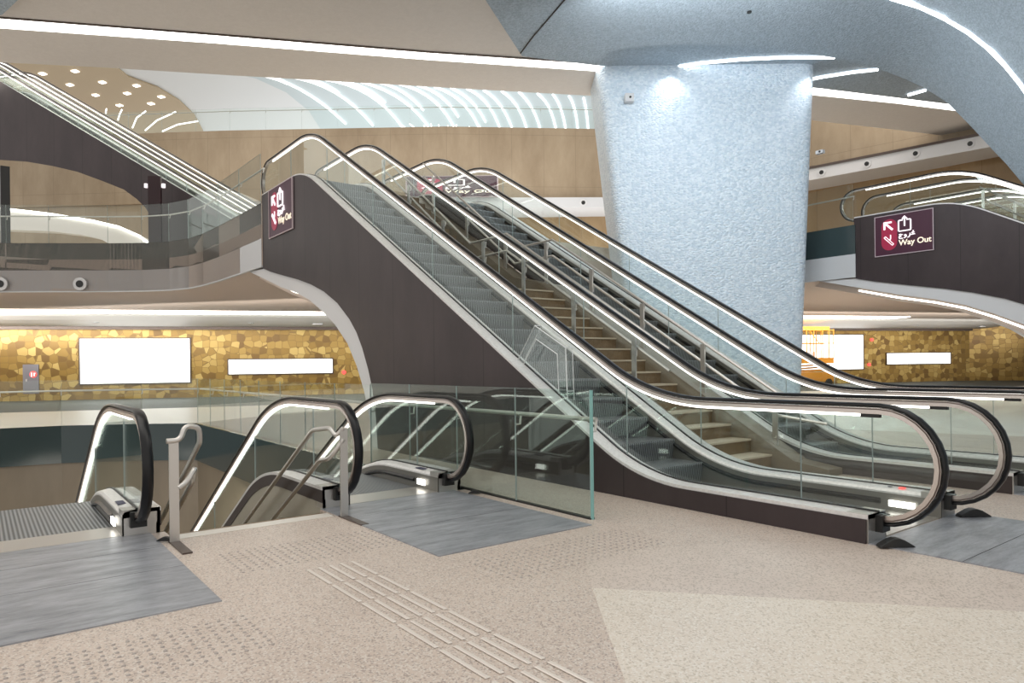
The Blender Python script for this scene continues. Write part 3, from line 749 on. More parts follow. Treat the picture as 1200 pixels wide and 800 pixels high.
# metal cabinet door with red sign
u0, zt = gpix(27, 427); u1, zb = gpix(46, 461)
r = empty('hydrant_door', G((u0 + u1) / 2, 0, zb), grz); tag(r, 'grey metal cabinet door with red sign in the gold wall', 'cabinet door')
w = (u1 - u0) / 2; h = zt - zb
MB().box(-w, w, -.04, .0, 0, h).build('door_leaf', m_grey_door, r)
MB().tube([(0.1, -.045, h * .66), (0.1, -.06, h * .66)], .14, 14).build('sign_disc', m_redlamp, r)
k = MB(); k.box(0.02, .06, -.075, -.062, h * .58, h * .72); k.box(.12, .16, -.075, -.062, h * .60, h * .70); k.box(.12, .19, -.075, -.062, h * .68, h * .71)
k.build('sign_symbol', m_signwhite, r)
MB().box(-w * .65, -w * .45, -.06, -.04, h * .42, h * .50).build('handle', m_steel, r)
# bulkhead cove above the wall
mb = MB(); prof = [(0.0, 3.26), (.7, 3.27), (1.4, 3.32), (2.1, 3.42), (2.7, 3.56), (3.0, 3.69), (3.0, 3.80), (0, 3.80)]
def gprism(prof, u0, u1):
    m = MB(); m.prism([(u0, -a, b) for a, b in prof], (u1 - u0, 0, 0)); return m
o = wall_obj(gprism(prof, -34, uc + .5), 'trim_7', m_bulk); o['kind'] = 'structure'
cv = gprism([(3.02, 3.665), (4.5, 3.665), (4.5, 3.635), (3.02, 3.635)], -33, uc - 9)
o = wall_obj(cv, 'cove_light', m_cove); tag(o, 'continuous bright cove light along top of the gold tiled wall', 'cove light')
for i, (px, py, rr) in enumerate(((112, 377, .12), (290, 376, .12), (1059, 377, .11))):
    l, v = ray(px, py)
    u, z = gpix(px, py); 
    o = MB().tube([(0, 0, -.02), (0, 0, .06)], rr, 14).build('speaker', m_fascia); o.location = G(u * .975, 1.6, 3.36); tag(o, ['small round speaker on white cove above large panel', 'small round speaker on white cove above narrow panel', 'small grey speaker on the cove at right'][i], 'speaker')
for i, (px, lab) in enumerate(((366, 'small grey square grille on white cove at left'), (1135, 'small square grille at right end of white cove'))):
    u, z = gpix(px, 375); o = MB().box(-.22, .22, -.12, .12, -.03, .05).build('grille', m_fascia); o.location = G(u * .975, 1.5, 3.33); o.rotation_euler = (0, 0, grz); tag(o, lab, 'grille')
for i, (px, py, lab) in enumerate(((1021, 398, 'small red alarm lamp beside large right panel, upper one'), (1018, 427, 'small red call point below the upper alarm lamp'), (403, 436, 'small red lamp at right end of the gold wall near arch'))):
    u, z = gpix(px, py); o = MB().tube([(0, 0, 0), (0, -.08, 0)], .10, 10).build('alarm_lamp', m_redlamp); o.location = G(u, .0, z); o.rotation_euler = (0, 0, grz); tag(o, lab, 'alarm')

# orange scissor lift before the right panel
u0, zt = gpix(940, 380); u1, _ = gpix(992, 380)
sl = empty('scissor_lift', F(16.0, 37.8, 0), grz); tag(sl, 'orange scissor lift with railed platform in front of glowing panel', 'scissor lift')
W2 = 1.25
MB().box(-W2, W2, -.5, .5, .25, .75).build('chassis', m_orange, sl)
for a in (-.9, .9):
    for b in (-.5, .5):
        MB().tube([(a, b - .06, .2), (a, b + .06, .2)], .2, 14).build('wheel', m_black, sl)
sc = MB()
for k in range(3):
    for b in (-.35, .35):
        z0 = .75 + k * .14; sc.hexa([(-W2 + .1, b - .03, z0), (W2 - .1, b - .03, z0 + .10), (W2 - .1, b + .03, z0 + .10), (-W2 + .1, b + .03, z0), (-W2 + .1, b - .03, z0 + .06), (W2 - .1, b - .03, z0 + .16), (W2 - .1, b + .03, z0 + .16), (-W2 + .1, b + .03, z0 + .06)])
sc.build('scissor_arms', m_orange, sl)
MB().box(-W2, W2, -.5, .5, 1.22, 1.50).build('platform', m_orange, sl)
cg = MB()
for z in (1.50, 2.3, 3.0):
    cg.tube([(-W2, -.5, z), (W2, -.5, z), (W2, .5, z), (-W2, .5, z)], .028, 6, close=True)
for a in (-W2, -.45, .0, .55, .95, W2):
    for b in (-.5, .5): cg.tube([(a, b, 1.5), (a, b, 3.05)], .028, 6)
cg.tube([(-.3, -.5, 3.0), (.35, -.5, 2.3)], .028, 6)
cg.build('guard_rail', m_orange, sl)
MB().tube([(.1, 0, 1.5), (.1, 0, 1.85)], .3, 12).build('tool_drum', m_fascia, sl)
MB().box(-W2 + .1, W2 - .2, -.45, .45, 3.05, 3.2).build('canopy', m_orange, sl)

# ------------------------------------------------------------------ upper gallery slab
edge = [(-16.05, 5.15), (-17.6, 5.12), (-19.3, 5.08), (-20.6, 5.0), (-21.6, 4.85), (-22.4, 4.5), (-23.1, 3.9), (-23.7, 3.1), (-24.6, 1.7), (-25.9, -.3), (-27.8, -3.2), (-30, -6.6)]
slab_poly = edge + [Fl(-30, 40), Fl(34, 44), Fl(34, 14), (12, 23.85), (-9.5, 23.85), (-9.5, 19.2), (-16.05, 19.2), (-16.05, 5.15)][:-1]
struct('ceiling_lower', slab(slab_poly, 3.67, 4.6), m_under)
struct('floor_upper', slab(slab_poly, 4.6, 5.08), m_floor2)
wall_path([(-16.05, 5.14)] + edge[1:], 3.64, 4.28, .06, m_fascia, 'trim_8', inward=-1)
wall_path([(-16.05, 5.15)] + edge[1:], 4.28, 5.08, .05, m_glass_dark, 'trim_9', inward=-1)
wall_path([(-9.5, 19.17), (-16.05, 19.17)], 3.64, 4.28, .06, m_fascia, 'trim_10', inward=-1)
wall_path([(-9.5, 19.17), (-16.05, 19.17)], 4.28, 5.08, .05, m_glass_dark, 'trim_11', inward=-1)
balustrade('glass balustrade curving along the upper left gallery edge', [(-16.04, 5.15)] + edge[1:], 5.08, 1.12, .80, 1.45, m_glass, rail_side=-1)
balustrade('glass balustrade on upper gallery edge between column and right sign', [(-9.55, 19.18), (-15.9, 19.18)], 5.08, 1.12, .80, 1.45, m_glass, rail_side=-1)

# arch trims and soffits under the two banks
for i, (dx, dy) in enumerate(((0, 0), (6.55, 14.02))):
    yo = 5.184 + dy + .03
    poly = [(x + dx, yo, z) for x, z in arch_outer] + [(x + dx, yo, z) for x, z in reversed(arch_inner)]
    struct('trim_%d' % (12 + 2 * i), MB().prism(poly, (0, .32, 0)), m_white, label='white arched trim')
    if i == 1:
        ring = [(-16.5, 3.30), (-15, 3.0), (-14, 2.70), (-13.2, 2.35), (-12.6, 2.05), (-12.15, 1.72), (-11.8, 1.3), (-11.5, .8), (-11.3, 0)]
        poly = [(x + dx, yo + .45, z + .05) for x, z in arch_inner[1:]] + [(x + dx, yo + .45, z) for x, z in reversed(ring)]
        struct('trim_25', MB().prism(poly, (0, .3, 0)), m_bulk, label='cream inner band of the right arch')
    m = MB(); n = len(arch_inner)
    v = []; f = []
    for x, z in arch_inner: v += [(x + dx - .25, yo + .32, z - .12 if z > .2 else z), (x + dx - .25, yo + 4.4, z - .12 if z > .2 else z), (x + dx + .3, yo + .32, z + .2), (x + dx + .3, yo + 4.4, z + .2)]
    for k in range(n - 1):
        a = 4 * k; b_ = a + 4
        f += [(a, a + 1, b_ + 1, b_), (a + 2, b_ + 2, b_ + 3, a + 3), (a, b_, b_ + 2, a + 2), (a + 1, a + 3, b_ + 3, b_ + 1)]
    f += [(0, 2, 3, 1), (4 * n - 4, 4 * n - 3, 4 * n - 1, 4 * n - 2)]
    m.add(v, f); struct('trim_%d' % (13 + 2 * i), m, m_under, smooth=True, label='beige arched soffit')
    ledp = [Vector((x + dx - .10, yo + .33, z - .06)) for x, z in arch_inner[1:8]]
    lo = MB().tube(ledp, .028, 6).build('light_strip', m_led); tag(lo, ['thin light line along the left arch edge', 'thin light line along underside of the right arch'][i], 'light strip')
    # underside wedge of the bank above the arch: closes the box between the two escalators
    back = [(-10.4 + dx, yo + 4.4, 0), (-16.05 + dx, yo + 4.4, 0)]

# ------------------------------------------------------------------ Way Out signs
def text_mesh(txt, size, name, m, parent, loc):
    cu = bpy.data.curves.new(name, 'FONT'); cu.body = txt; cu.size = size; cu.extrude = .004; cu.offset = size * .012
    o = bpy.data.objects.new(name, cu); COL.objects.link(o); bpy.context.view_layer.update()
    me = bpy.data.meshes.new_from_object(o.evaluated_get(bpy.context.evaluated_depsgraph_get()))
    bpy.data.objects.remove(o)
    me.materials.clear(); me.materials.append(m)
    ob = bpy.data.objects.new(name, me); COL.objects.link(ob); ob.parent = parent; ob.location = loc; ob.rotation_euler = (PI / 2, 0, 0)
    return ob
def flat_stroke(mb, pts, w, y0=-.02, y1=-.045):
    """ribbon with mitred joints in the x-z plane"""
    P = [Vector((a, b)) for a, b in pts]; n = len(P); Lf = []; Rt = []
    for i in range(n):
        if i == 0: d = (P[1] - P[0]).normalized(); nn = Vector((-d.y, d.x)); k = 1
        elif i == n - 1: d = (P[-1] - P[-2]).normalized(); nn = Vector((-d.y, d.x)); k = 1
        else:
            d1 = (P[i] - P[i - 1]).normalized(); d2 = (P[i + 1] - P[i]).normalized(); n1 = Vector((-d1.y, d1.x)); n2 = Vector((-d2.y, d2.x)); nn = (n1 + n2)
            nn = nn.normalized() if nn.length > .1 else n1; k = min(1.6, 1 / max(.3, nn.dot(n1)))
        Lf.append(P[i] + nn * w / 2 * k); Rt.append(P[i] - nn * w / 2 * k)
    for i in range(n - 1):
        a, b, c, d = Lf[i], Lf[i + 1], Rt[i + 1], Rt[i]
        mb.hexa([(a.x, y0, a.y), (b.x, y0, b.y), (c.x, y0, c.y), (d.x, y0, d.y), (a.x, y1, a.y), (b.x, y1, b.y), (c.x, y1, c.y), (d.x, y1, d.y)])
    return mb
def sign(label, loc, rz=0, w=1.42, h=1.03, wide=False):
    r = empty('way_out_sign', loc, rz); tag(r, label, 'sign')
    MB().box(0, w, -.02, .0, 0, h).build('sign_board', m_maroon, r)
    t = .018; fr = MB(); fr.box(-t, w + t, -.03, 0, -t, 0).box(-t, w + t, -.03, 0, h, h + t).box(-t, 0, -.03, 0, 0, h).box(w, w + t, -.03, 0, 0, h)
    fr.build('sign_frame', m_signframe, r)
    cx = .36; zb, zt = .32, .74; rr = .20
    pts = [(cx + rr * math.cos(a), zt + rr * math.sin(a)) for a in [PI * k / 14 for k in range(15)]] + [(cx + rr * math.cos(a), zb + rr * math.sin(a)) for a in [PI + PI * k / 14 for k in range(15)]]
    MB().prism([(a, -.021, b) for a, b in pts], (0, -.006, 0)).build('red_pill', m_red, r)
    a = MB(); flat_stroke(a, [(.245, .67), (.245, .85), (.43, .85)], .045); flat_stroke(a, [(.26, .84), (.45, .65)], .05); a.build('arrow', m_signwhite, r)
    e = MB()
    flat_stroke(e, [(.24, .45), (.44, .24), (.475, .27), (.27, .49), (.235, .46), (.26, .43)], .014)
    flat_stroke(e, [(.37, .37), (.40, .42), (.40, .52)], .022)
    e.build('escalator_icon', m_signwhite, r)
    q = MB()
    flat_stroke(q, [(.70, .86), (.62, .86), (.60, .84), (.60, .60), (.62, .58), (.88, .58), (.90, .60), (.90, .84), (.88, .86), (.80, .86)], .028)
    flat_stroke(q, [(.75, .70), (.75, .94)], .028); flat_stroke(q, [(.69, .885), (.75, .95), (.81, .885)], .028)
    q.build('exit_icon', m_signwhite, r)
    # Arabic word: kha - ra - waw - jim (right to left)
    ar = MB(); sw = .020
    flat_stroke(ar, [(.99, .50), (.955, .515), (.925, .50), (.96, .475), (1.0, .455), (.93, .455), (.885, .455)], sw)   # kha, joined
    flat_stroke(ar, [(.885, .455), (.88, .49), (.875, .43), (.85, .40), (.82, .395)], sw)                                  # ra
    flat_stroke(ar, [(.79, .455), (.765, .475), (.745, .455), (.765, .44), (.79, .455), (.785, .42), (.755, .395), (.725, .395)], sw)  # waw
    flat_stroke(ar, [(.61, .49), (.65, .50), (.695, .485), (.64, .465), (.61, .43), (.62, .395), (.66, .38), (.70, .39)], sw)   # jim
    for (a_, b_) in ((.96, .545), (.655, .43)): ar.box(a_ - .012, a_ + .012, -.045, -.02, b_ - .012, b_ + .012)
    ar.build('arabic_word', m_signwhite, r)
    text_mesh('Way Out', .205, 'way_out_lettering', m_signcream, r, (.60, -.03, .21))
    return r
sign('maroon Way Out sign on dark wall of the nearest escalator, left', (-15.50, 5.165, 4.20), w=1.42)
sign('maroon Way Out sign on dark wall at upper right', (-8.95, 19.185, 4.13), w=1.42)
# third sign, on the gallery wall behind the escalator tops
P3 = F(-4.55, 31.3, 8.95)

# ------------------------------------------------------------------ left escalators crossing behind the gallery (run parallel to the tiled hall)
LR = F(-5.9, 21.7, 5.08); ldir = (F(-6.9, 20.9, 0) - F(-5.9, 20.6, 0)).normalized()
RISE = 7.6; RUN = RISE / T30; lrz = math.atan2(-ldir.y, -ldir.x)
lx = -ldir; ly = Vector((-lx.y, lx.x, 0))
def lpix(px, py, off):      # sight line with the vertical plane at local y = off
    l, v = ray(px, py); d = F(l, 1, 0); p0 = LR + ly * off; C0 = Vector((0, 0, 0))
    t = (p0 - C0).dot(ly) / d.dot(ly); P = d * t
    return (P - LR).dot(lx), HC + v * t - 5.08
keep = arch_outer
_, dk_, xt_ = esc_paths(2.6)
ap = [lpix(px, py, -.8) for px, py in ((179, 300), (178, 255), (170, 243), (160, 233), (145, 222), (120, 212), (90, 201), (60, 194), (30, 189), (0, 187), (-90, 186))]
arch_outer = [(xt_ - 2.5, ap[-1][1])] + [(x - 2.5, z) for x, z in reversed(ap[1:])] + [(ap[0][0] - 2.5, 0.0)]
escalator('escalator', 'front escalator at upper left, rising to the left over dark wall', 'escalators at upper left', LR, lrz, near_clad='full', far_clad='band', steps=False, clad_up=.48)
arch_outer = keep
LR2 = LR + ly * 2.2
escalator('escalator', 'rear escalator at upper left, behind the front one', 'escalators at upper left', LR2, lrz, near_clad='band', far_clad='band', steps=False)
RISE = 5.08; RUN = RISE / T30

# dark display totem and dark post on the gallery
tx = F(-11.05, 21.75, 5.08)
tt = empty('display_totem', tx, grz - .2); tag(tt, 'tall dark display totem with two small side lamps on gallery', 'display')
MB().box(-.19, .19, -.05, .05, 0, 2.25).build('screen_body', mat('dark_maroon', (.02, .004, .008), .3), tt)
for s in (-1, 1): MB().tube([(s * .26, 0, 1.9), (s * .26, 0, 2.02)], .06, 10).build('side_lamp', m_signwhite, tt); MB().box(min(s * .19, s * .26), max(s * .19, s * .26), -.02, .02, 1.94, 1.98).build('lamp_arm', m_steel, tt)
o = MB().box(-.45, .45, -.12, .12, 0, 2.6).build('dark_pillar', m_black); o.location = F(-15.9, 22.0, 5.08); tag(o, 'dark upright board at far left edge on the gallery', 'information board')

# white curved structure seen through the gallery glass at left
wc = [F(*at_D(px, py, 27)) for px, py in ((-10, 243), (8, 245), (60, 251), (110, 259), (140, 266), (165, 277), (178, 288))]
wi = [F(*at_D(px, py, 27)) for px, py in ((132, 288), (118, 280), (95, 275), (60, 271), (8, 269), (-10, 268))]
struct('trim_16', MB().prism(wc + wi, F(0, .5, 0)), m_bulk, label='white curved parapet seen through gallery glass')
lo = MB().tube([p - F(0, .05, 0) for p in wc], .045, 6).build('light_strip', m_led); tag(lo, 'curved light line on white parapet behind the left gallery glass', 'light strip')

# ------------------------------------------------------------------ upper level walls
def frontal_wall(name, pts, z0, z1, m, th=.3):
    # each run is its own object so that its x axis follows the face
    for i, (p, q) in enumerate(zip(pts, pts[1:])):
        a = F(*p, 0); b_ = F(*q, 0); Lg = (b_ - a).length
        o = MB().box(0, Lg, 0, th, z0, z1 if not isinstance(z1, tuple) else z1[0]).build(name if i == 0 else name + '_%d' % (i + 1), m)
        o.location = (a.x, a.y, 0); o.rotation_euler = (0, 0, math.atan2((b_ - a).y, (b_ - a).x)); o['kind'] = 'structure'
ZT = 12.35
fw = [(-26, 33.2), (-13, 32.4), (-2.9, 32.2), (4.4, 32.8), (9.5, 31.8)]
frontal_wall('wall_gallery', fw, 9.05, ZT, m_stone)
frontal_wall('wall_gallery_left', [(-26, 33.3), (-13, 32.5), (-5.5, 32.4)], 5.08, 9.05, m_stone)
frontal_wall('wall_gallery_lower', [(-5.5, 34.5), (20, 34.5)], 5.08, 9.3, m_stone_dk)
def beam(pts, z0, z1, name, m, depth=2.4):
    mb = MB()
    for p, q in zip(pts, pts[1:]):
        a, b_ = F(*p, 0), F(*q, 0); c_, d_ = F(p[0], p[1] + depth, 0), F(q[0], q[1] + depth, 0)
        mb.hexa([(a.x, a.y, z0), (b_.x, b_.y, z0), (d_.x, d_.y, z0), (c_.x, c_.y, z0), (a.x, a.y, z1), (b_.x, b_.y, z1), (d_.x, d_.y, z1), (c_.x, c_.y, z1)])
    o = mb.build(name, m); o['kind'] = 'structure'; return o
beam([(-5.5, 32.0), (4.4, 32.4), (9.5, 31.5)], 8.6, 9.05, 'trim_17', m_fascia)
rb = [(9.5, 29.6), (12.2, 27.9), (16.4, 23.95), (20, 20)]
beam(rb, 8.6, 9.05, 'trim_18', m_white)
beam([(9.5, 29.5), (12.2, 27.8), (16.4, 23.85), (20, 19.9)], 9.05, 9.13, 'trim_19', m_guide_dark, 2.3)
frontal_wall('wall_gallery_right', [(8.5, 30.6), (12.3, 28.5), (16.6, 24.6), (21, 20.5)], 9.13, 14.5, m_stone)
frontal_wall('wall_gallery_right_lower', [(8.5, 31.5), (13.3, 30.3), (19.5, 24.6), (24, 20.5)], 5.08, 9.3, m_stone_dk)
# glass balustrade over the gallery wall
balustrade('thin glass balustrade on top of the high beige wall', [Fl(-26, 33.3), Fl(-13, 32.5), Fl(-2.9, 32.3), Fl(4.4, 32.9)], ZT, 1.05, .95, 1.6, m_glass)
# round recessed lights in the fascias
def eyelet(label, P, nrm, r=.16):
    o = empty('eyeball_light', P, math.atan2(nrm.y, nrm.x) + PI / 2); tag(o, label, 'recessed light', 'round recessed lights in the gallery fascias')
    MB().tube([(0, .02, 0), (0, -.025, 0)], r, 18).build('ring', m_white, o, smooth=True)
    MB().tube([(0, -.01, 0), (0, -.04, 0)], r * .55, 16).build('lens', m_black, o)
def towards_cam(P): 
    v = Vector((0, 0, 0)) - Vector((P.x, P.y, 0)); return v.normalized()
for px, D, lab in ((3, 21.35, 'round recessed light at left end of the grey gallery fascia'), (95.5, 21.6, 'round recessed light in grey gallery fascia above large panel')):
    P = F(*at_D(px, 333, D)); 
    eyelet(lab, P, -F(.0, 1, 0), .19)
# snap the two fascia lights onto the fascia plane
def snap_fascia(px, py):
    l, v = ray(px, py); d = F(l, 1, 0)
    best = None
    for a, b_ in zip(edge, edge[1:]):
        A = Vector((*a, 0)); B = Vector((*b_, 0)); e = B - A; n = Vector((-e.y, e.x, 0)); t = A.dot(n) / d.dot(n); P = d * t; s = (P - A).dot(e) / e.dot(e)
        if -.001 <= s <= 1.001 and t > 0: best = (P, HC + v * t, n.normalized())
    return best
fas = [o for o in S.objects if o.name.startswith('eyeball_light')]
for o, px in zip(fas, (3, 95.5)):
    bst = snap_fascia(px, 333)
    if bst:
        P, z, n = bst
        if n.dot(P) > 0: n = -n
        o.location = (P.x + n.x * .08, P.y + n.y * .08, z); o.rotation_euler = (0, 0, math.atan2(n.y, n.x) + PI / 2)
P = F(*at_D(683.5, 237.5, 32.36)); eyelet('round recessed light in grey fascia just left of the column', P, -F(0, 1, 0), .17)
for px, py, lab in ((963, 202, 'first'), (1016, 192, 'second'), (1073, 180, 'third'), (1137, 168.5, 'fourth')):
    l, v = ray(px, py)
    for a, b_ in zip(rb, rb[1:]):
        ex, ey = b_[0] - a[0], b_[1] - a[1]; nx, ny = -ey, ex; t = (a[0] * nx + a[1] * ny) / (l * nx + ny); X = l * t; s = ((X - a[0]) * ex + (t - a[1]) * ey) / (ex * ex + ey * ey)
        if 0 <= s <= 1:
            n = F(nx, ny, 0).normalized(); P = F(X, t, HC + v * t)
            if n.dot(Vector((P.x, P.y, 0))) > 0: n = -n
            eyelet(lab + ' round recessed light from the column in sloping white beam at right', P + n * .01, n, .15)
# third sign on the gallery wall
a = F(-2.9, 32.2, 0); s3 = sign('maroon Way Out sign on wall behind the escalator tops', F(-4.7, 31.9, 9.02), math.atan2((F(1, 0, 0)).y, F(1, 0, 0).x))
s3.scale = (2.9, 1, .92)

# ------------------------------------------------------------------ high ceiling with curved light lines
def plate(pts, z, m, name, th=.15, label=None):
    P = [FZ(px, py, z) for px, py in pts]
    return struct(name, MB().prism(P, (0, 0, th)), m, label=label)
P = [F(-34, 33.5, 17), F(-34, 62, 17), F(22, 62, 17), F(22, 33.5, 17)]
struct('ceiling_high', MB().prism(P, (0, 0, .3)), m_dome)
wz = 16.9
P = [FZ(x, y, wz) for x, y in ((262, 84), (300, 92), (335, 108), (362, 130), (378, 155), (384, 172))] + [F(12, 56, wz), F(12, 34.5, wz), F(-12, 34.5, wz)]
struct('trim_20', MB().prism(P, (0, 0, .08)), m_dome_blue, label='pale blue ceiling field')
P = [FZ(x, y, wz) for x, y in ((125, 70), (150, 90), (185, 103), (210, 118), (228, 135), (238, 154), (238, 165))] + [F(-27, 52, wz), F(-36, 40, wz), F(-36, 33.6, wz)]
struct('trim_21', MB().prism(P, (0, 0, .08)), m_beige_ceiling, label='beige ceiling field')
lines = [((298, 87), (352, 105), (405, 145)), ((316, 88), (326, 92), (336, 98)), ((338, 90), (392, 108), (437, 147)), ((358, 91), (378, 98), (397, 109)), ((379, 93), (432, 111), (472, 150)),
         ((402, 95), (428, 104), (451, 120)), ((423, 96), (472, 118), (506, 155)), ((445, 97), (472, 108), (496, 129)), ((466, 98), (508, 118), (535, 156)), ((489, 100), (516, 113), (537, 137)),
         ((509, 102), (543, 122), (565, 159)), ((528, 103), (552, 119), (569, 143)), ((547, 104), (573, 125), (590, 164)), ((567, 106), (586, 123), (600, 150)), ((588, 107), (609, 130), (621, 167)),
         ((608, 108), (624, 128), (634, 155)), ((630, 110), (646, 132), (654, 170)), ((648, 111), (658, 130), (664, 160)), ((667, 113), (675, 135), (678, 172)), ((684, 115), (688, 137), (690, 167))]
hl = empty('light_line_array', FZ(520, 120, 16.8)); tag(hl, 'array of curved glowing lines on the pale blue high ceiling', 'ceiling lights')
o_h = Vector(hl.location)
for a, b_, c_ in lines:
    pts = []
    for k in range(9):
        t = k / 8; x = a[0] * (1 - t) ** 2 + 2 * (2 * b_[0] - (a[0] + c_[0]) / 2) * t * (1 - t) + c_[0] * t * t; y = a[1] * (1 - t) ** 2 + 2 * (2 * b_[1] - (a[1] + c_[1]) / 2) * t * (1 - t) + c_[1] * t * t
        pts.append(FZ(x, y, 16.84) - o_h)
    MB().tube(pts, .06, 6).build('light_line', m_led_line, hl)
for i, (px, py) in enumerate(((88, 84), (50, 87), (82, 100), (120, 97), (160, 101), (112, 112), (149, 110), (189, 114), (140, 124), (177, 122))):
    o = MB().box(-.16, .16, -.12, .12, 0, .04).build('square_downlight', m_led); o.location = FZ(px, py, 16.85) ; o.rotation_euler = (0, 0, lrz); tag(o, 'tiny square downlight in the beige upper left ceiling', 'ceiling light', 'square downlights in the beige ceiling')
# fan of light lines standing on the high wall
fan = empty('light_fan', F(*at_D(520, 165, 33.6))); tag(fan, 'fan of thin curved light rods above the beige wall', 'light installation')
of = Vector(fan.location)
for (x0, y0, x1, y1, x2, y2) in ((486, 166, 480, 153, 470, 146), (494, 166, 490, 153, 480, 145), (502, 167, 500, 155, 497, 147), (508, 167, 507, 155, 505, 145), (518, 167, 516, 156, 514, 146), (526, 167, 525, 157, 525, 147), (532, 168, 533, 157, 535, 146),
    (545, 168, 547, 158, 550, 148), (552, 168, 556, 158, 563, 148), (560, 169, 566, 158, 575, 150), (568, 169, 575, 160, 585, 152), (578, 170, 588, 160, 602, 153), (595, 171, 605, 160, 625, 154), (602, 171, 625, 156, 655, 160)):
    MB().tube([F(*at_D(x0, y0, 33.6)) - of, F(*at_D(x1, y1, 33.6)) - of, F(*at_D(x2, y2, 33.6)) - of], .03, 5).build('light_rod', m_led_line, fan)
fan2 = empty('light_fan', F(*at_D(170, 150, 33.6))); tag(fan2, 'few thin curved light rods by beige ceiling at upper left', 'light installation')
of = Vector(fan2.location)
for (x0, y0, x1, y1, x2, y2) in ((124, 133, 124, 130, 125, 127), (138, 141, 140, 134, 143, 128), (155, 150, 160, 138, 171, 130), (170, 153, 184, 141, 206, 131), (190, 154, 208, 146, 232, 142)):
    MB().tube([F(*at_D(x0, y0, 33.6)) - of, F(*at_D(x1, y1, 33.6)) - of, F(*at_D(x2, y2, 33.6)) - of], .035, 5).build('light_rod', m_led_line, fan2)

# ------------------------------------------------------------------ near soffit with linear light
ZS = 9.5
se = [(-160, 61), (0, 73), (120, 79), (300, 90), (500, 101.5), (697, 112.5), (830, 125), (960, 142), (1050, 152), (1180, 168), (1300, 185)]
back_e = [FZ(x, y, ZS) for x, y in se]
P = back_e + [F(26, 5.0, ZS), F(-24, 5.0, ZS)]
struct('ceiling', MB().prism(P, (0, 0, .5)), m_soffit)
le = [(-160, 10), (0, 22), (250, 41.5), (500, 62), (700, 75.5), (830, 88), (960, 103), (1050, 113.5), (1150, 127)]
lo_ = [(1150, 133.5), (1050, 121), (960, 112), (830, 97), (700, 83.5), (500, 70), (250, 50.5), (0, 33), (-160, 22)]
o = MB().prism([FZ(x, y, ZS - .02) for x, y in le + lo_], (0, 0, .015)).build('linear_light', m_led_big); tag(o, 'long bright linear light sweeping across the greige ceiling', 'ceiling light')
o = MB().prism([FZ(x, y, ZS - .03) for x, y in [(p[0], p[1] - 1.4) for p in le] + list(reversed(le))], (0, 0, .02)).build('linear_light_slot', m_guide_dark, o)

# blue vault around the column: recessed field and arch leg
ZC = 9.44
rec = [(612, 66), (697, 76.5), (960, 103.5), (1112, 122), (1112, 100), (1028, 60), (860, 35), (716, 35), (640, 40)]
struct('trim_22', MB().prism([FZ(x, y, ZC + .0) for x, y in rec], (0, 0, .03)), m_vault, label='blue ceiling field around column head')
ZV = 9.05
ep = [FZ(x, y, ZV) for x, y in ((612, 66), (655, 71), (697, 73), (716, 60), (750, 54.5), (800, 52), (860, 53.5), (913, 58), (980, 68), (1028, 80))]
cx_, cd_, _ = at_z(1028, 80, ZV)
leg = []
for k, (px, py, D) in enumerate(((1060, 92, 18.6), (1085, 104, 18.2), (1110, 120, 17.8), (1135, 145, 17.3), (1160, 172, 16.9), (1180, 193, 16.6), (1200, 217, 16.3), (1225, 255, 15.9), (1245, 300, 15.6), (1262, 350, 15.4), (1275, 410, 15.3), (1280, 485, 15.2))):
    leg.append(F(*at_D(px, py, D)))
leg[-1].z = 0
ep += leg
dirv = F(-.30, -1, 0)
v = []; f = []; nJ = 13
for j in range(nJ):
    t = 15.0 * j / (nJ - 1)
    for i, p in enumerate(ep):
        q = p + dirv * t
        v.append(q)
n = len(ep)
for j in range(nJ - 1):
    for i in range(n - 1): f.append((j * n + i, j * n + i + 1, (j + 1) * n + i + 1, (j + 1) * n + i))
# thickness: an outer skin above
o0 = len(v)
cen = Vector((0, 0, 0))
for j in range(nJ):
    t = 15.0 * j / (nJ - 1)
    for i, p in enumerate(ep):
        out = Vector((0, 0, .34)) if i < 10 else (rgt * .34 * min(1, (i - 9) / 5) + Vector((0, 0, .34 * max(0, 1 - (i - 9) / 8))))
        v.append(p + dirv * t + out)
for j in range(nJ - 1):
    for i in range(n - 1): f.append(tuple(o0 + q for q in ((j + 1) * n + i, (j + 1) * n + i + 1, j * n + i + 1, j * n + i)))
for i in range(n - 1): f.append((i, o0 + i, o0 + i + 1, i + 1)); e_ = (nJ - 1) * n; f.append((e_ + i + 1, o0 + e_ + i + 1, o0 + e_ + i, e_ + i))
for j in range(nJ - 1): f.append((j * n, (j + 1) * n, o0 + (j + 1) * n, o0 + j * n)); a_ = j * n + n - 1; f.append((a_, o0 + a_, o0 + a_ + n, a_ + n))
vm = MB(); vm.add(v, f)
struct('ceiling_vault', vm, m_vault, smooth=True)
# curved light let into the vault leg: a rib parallel to the arch edge
base = [ep[i] for i in range(7, n - 1)]
def on_vault(px, py):      # sight line with the vault skin
    l, vv = ray(px, py); d = F(l, 1, vv); o_ = Vector((0, 0, HC)); best = None
    from mathutils.geometry import intersect_ray_tri
    for j in range(nJ - 1):
        for i in range(n - 1):
            A, B, C_, D_ = v[j * n + i], v[j * n + i + 1], v[(j + 1) * n + i + 1], v[(j + 1) * n + i]
            for tri in ((A, B, C_), (A, C_, D_)):
                h = intersect_ray_tri(*tri, d, o_, True)
                if h is not None and (best is None or (h - o_).length < (best - o_).length): best = h
    return best
pts = []
for px, py in ((1020, -14), (1045, -2), (1078, 8), (1108, 22), (1135, 38), (1158, 56), (1178, 76), (1196, 98), (1212, 122), (1226, 150)):
    h = on_vault(px, py)
    if h is not None: pts.append(h + (Vector((0, 0, HC)) - h).normalized() * .02)
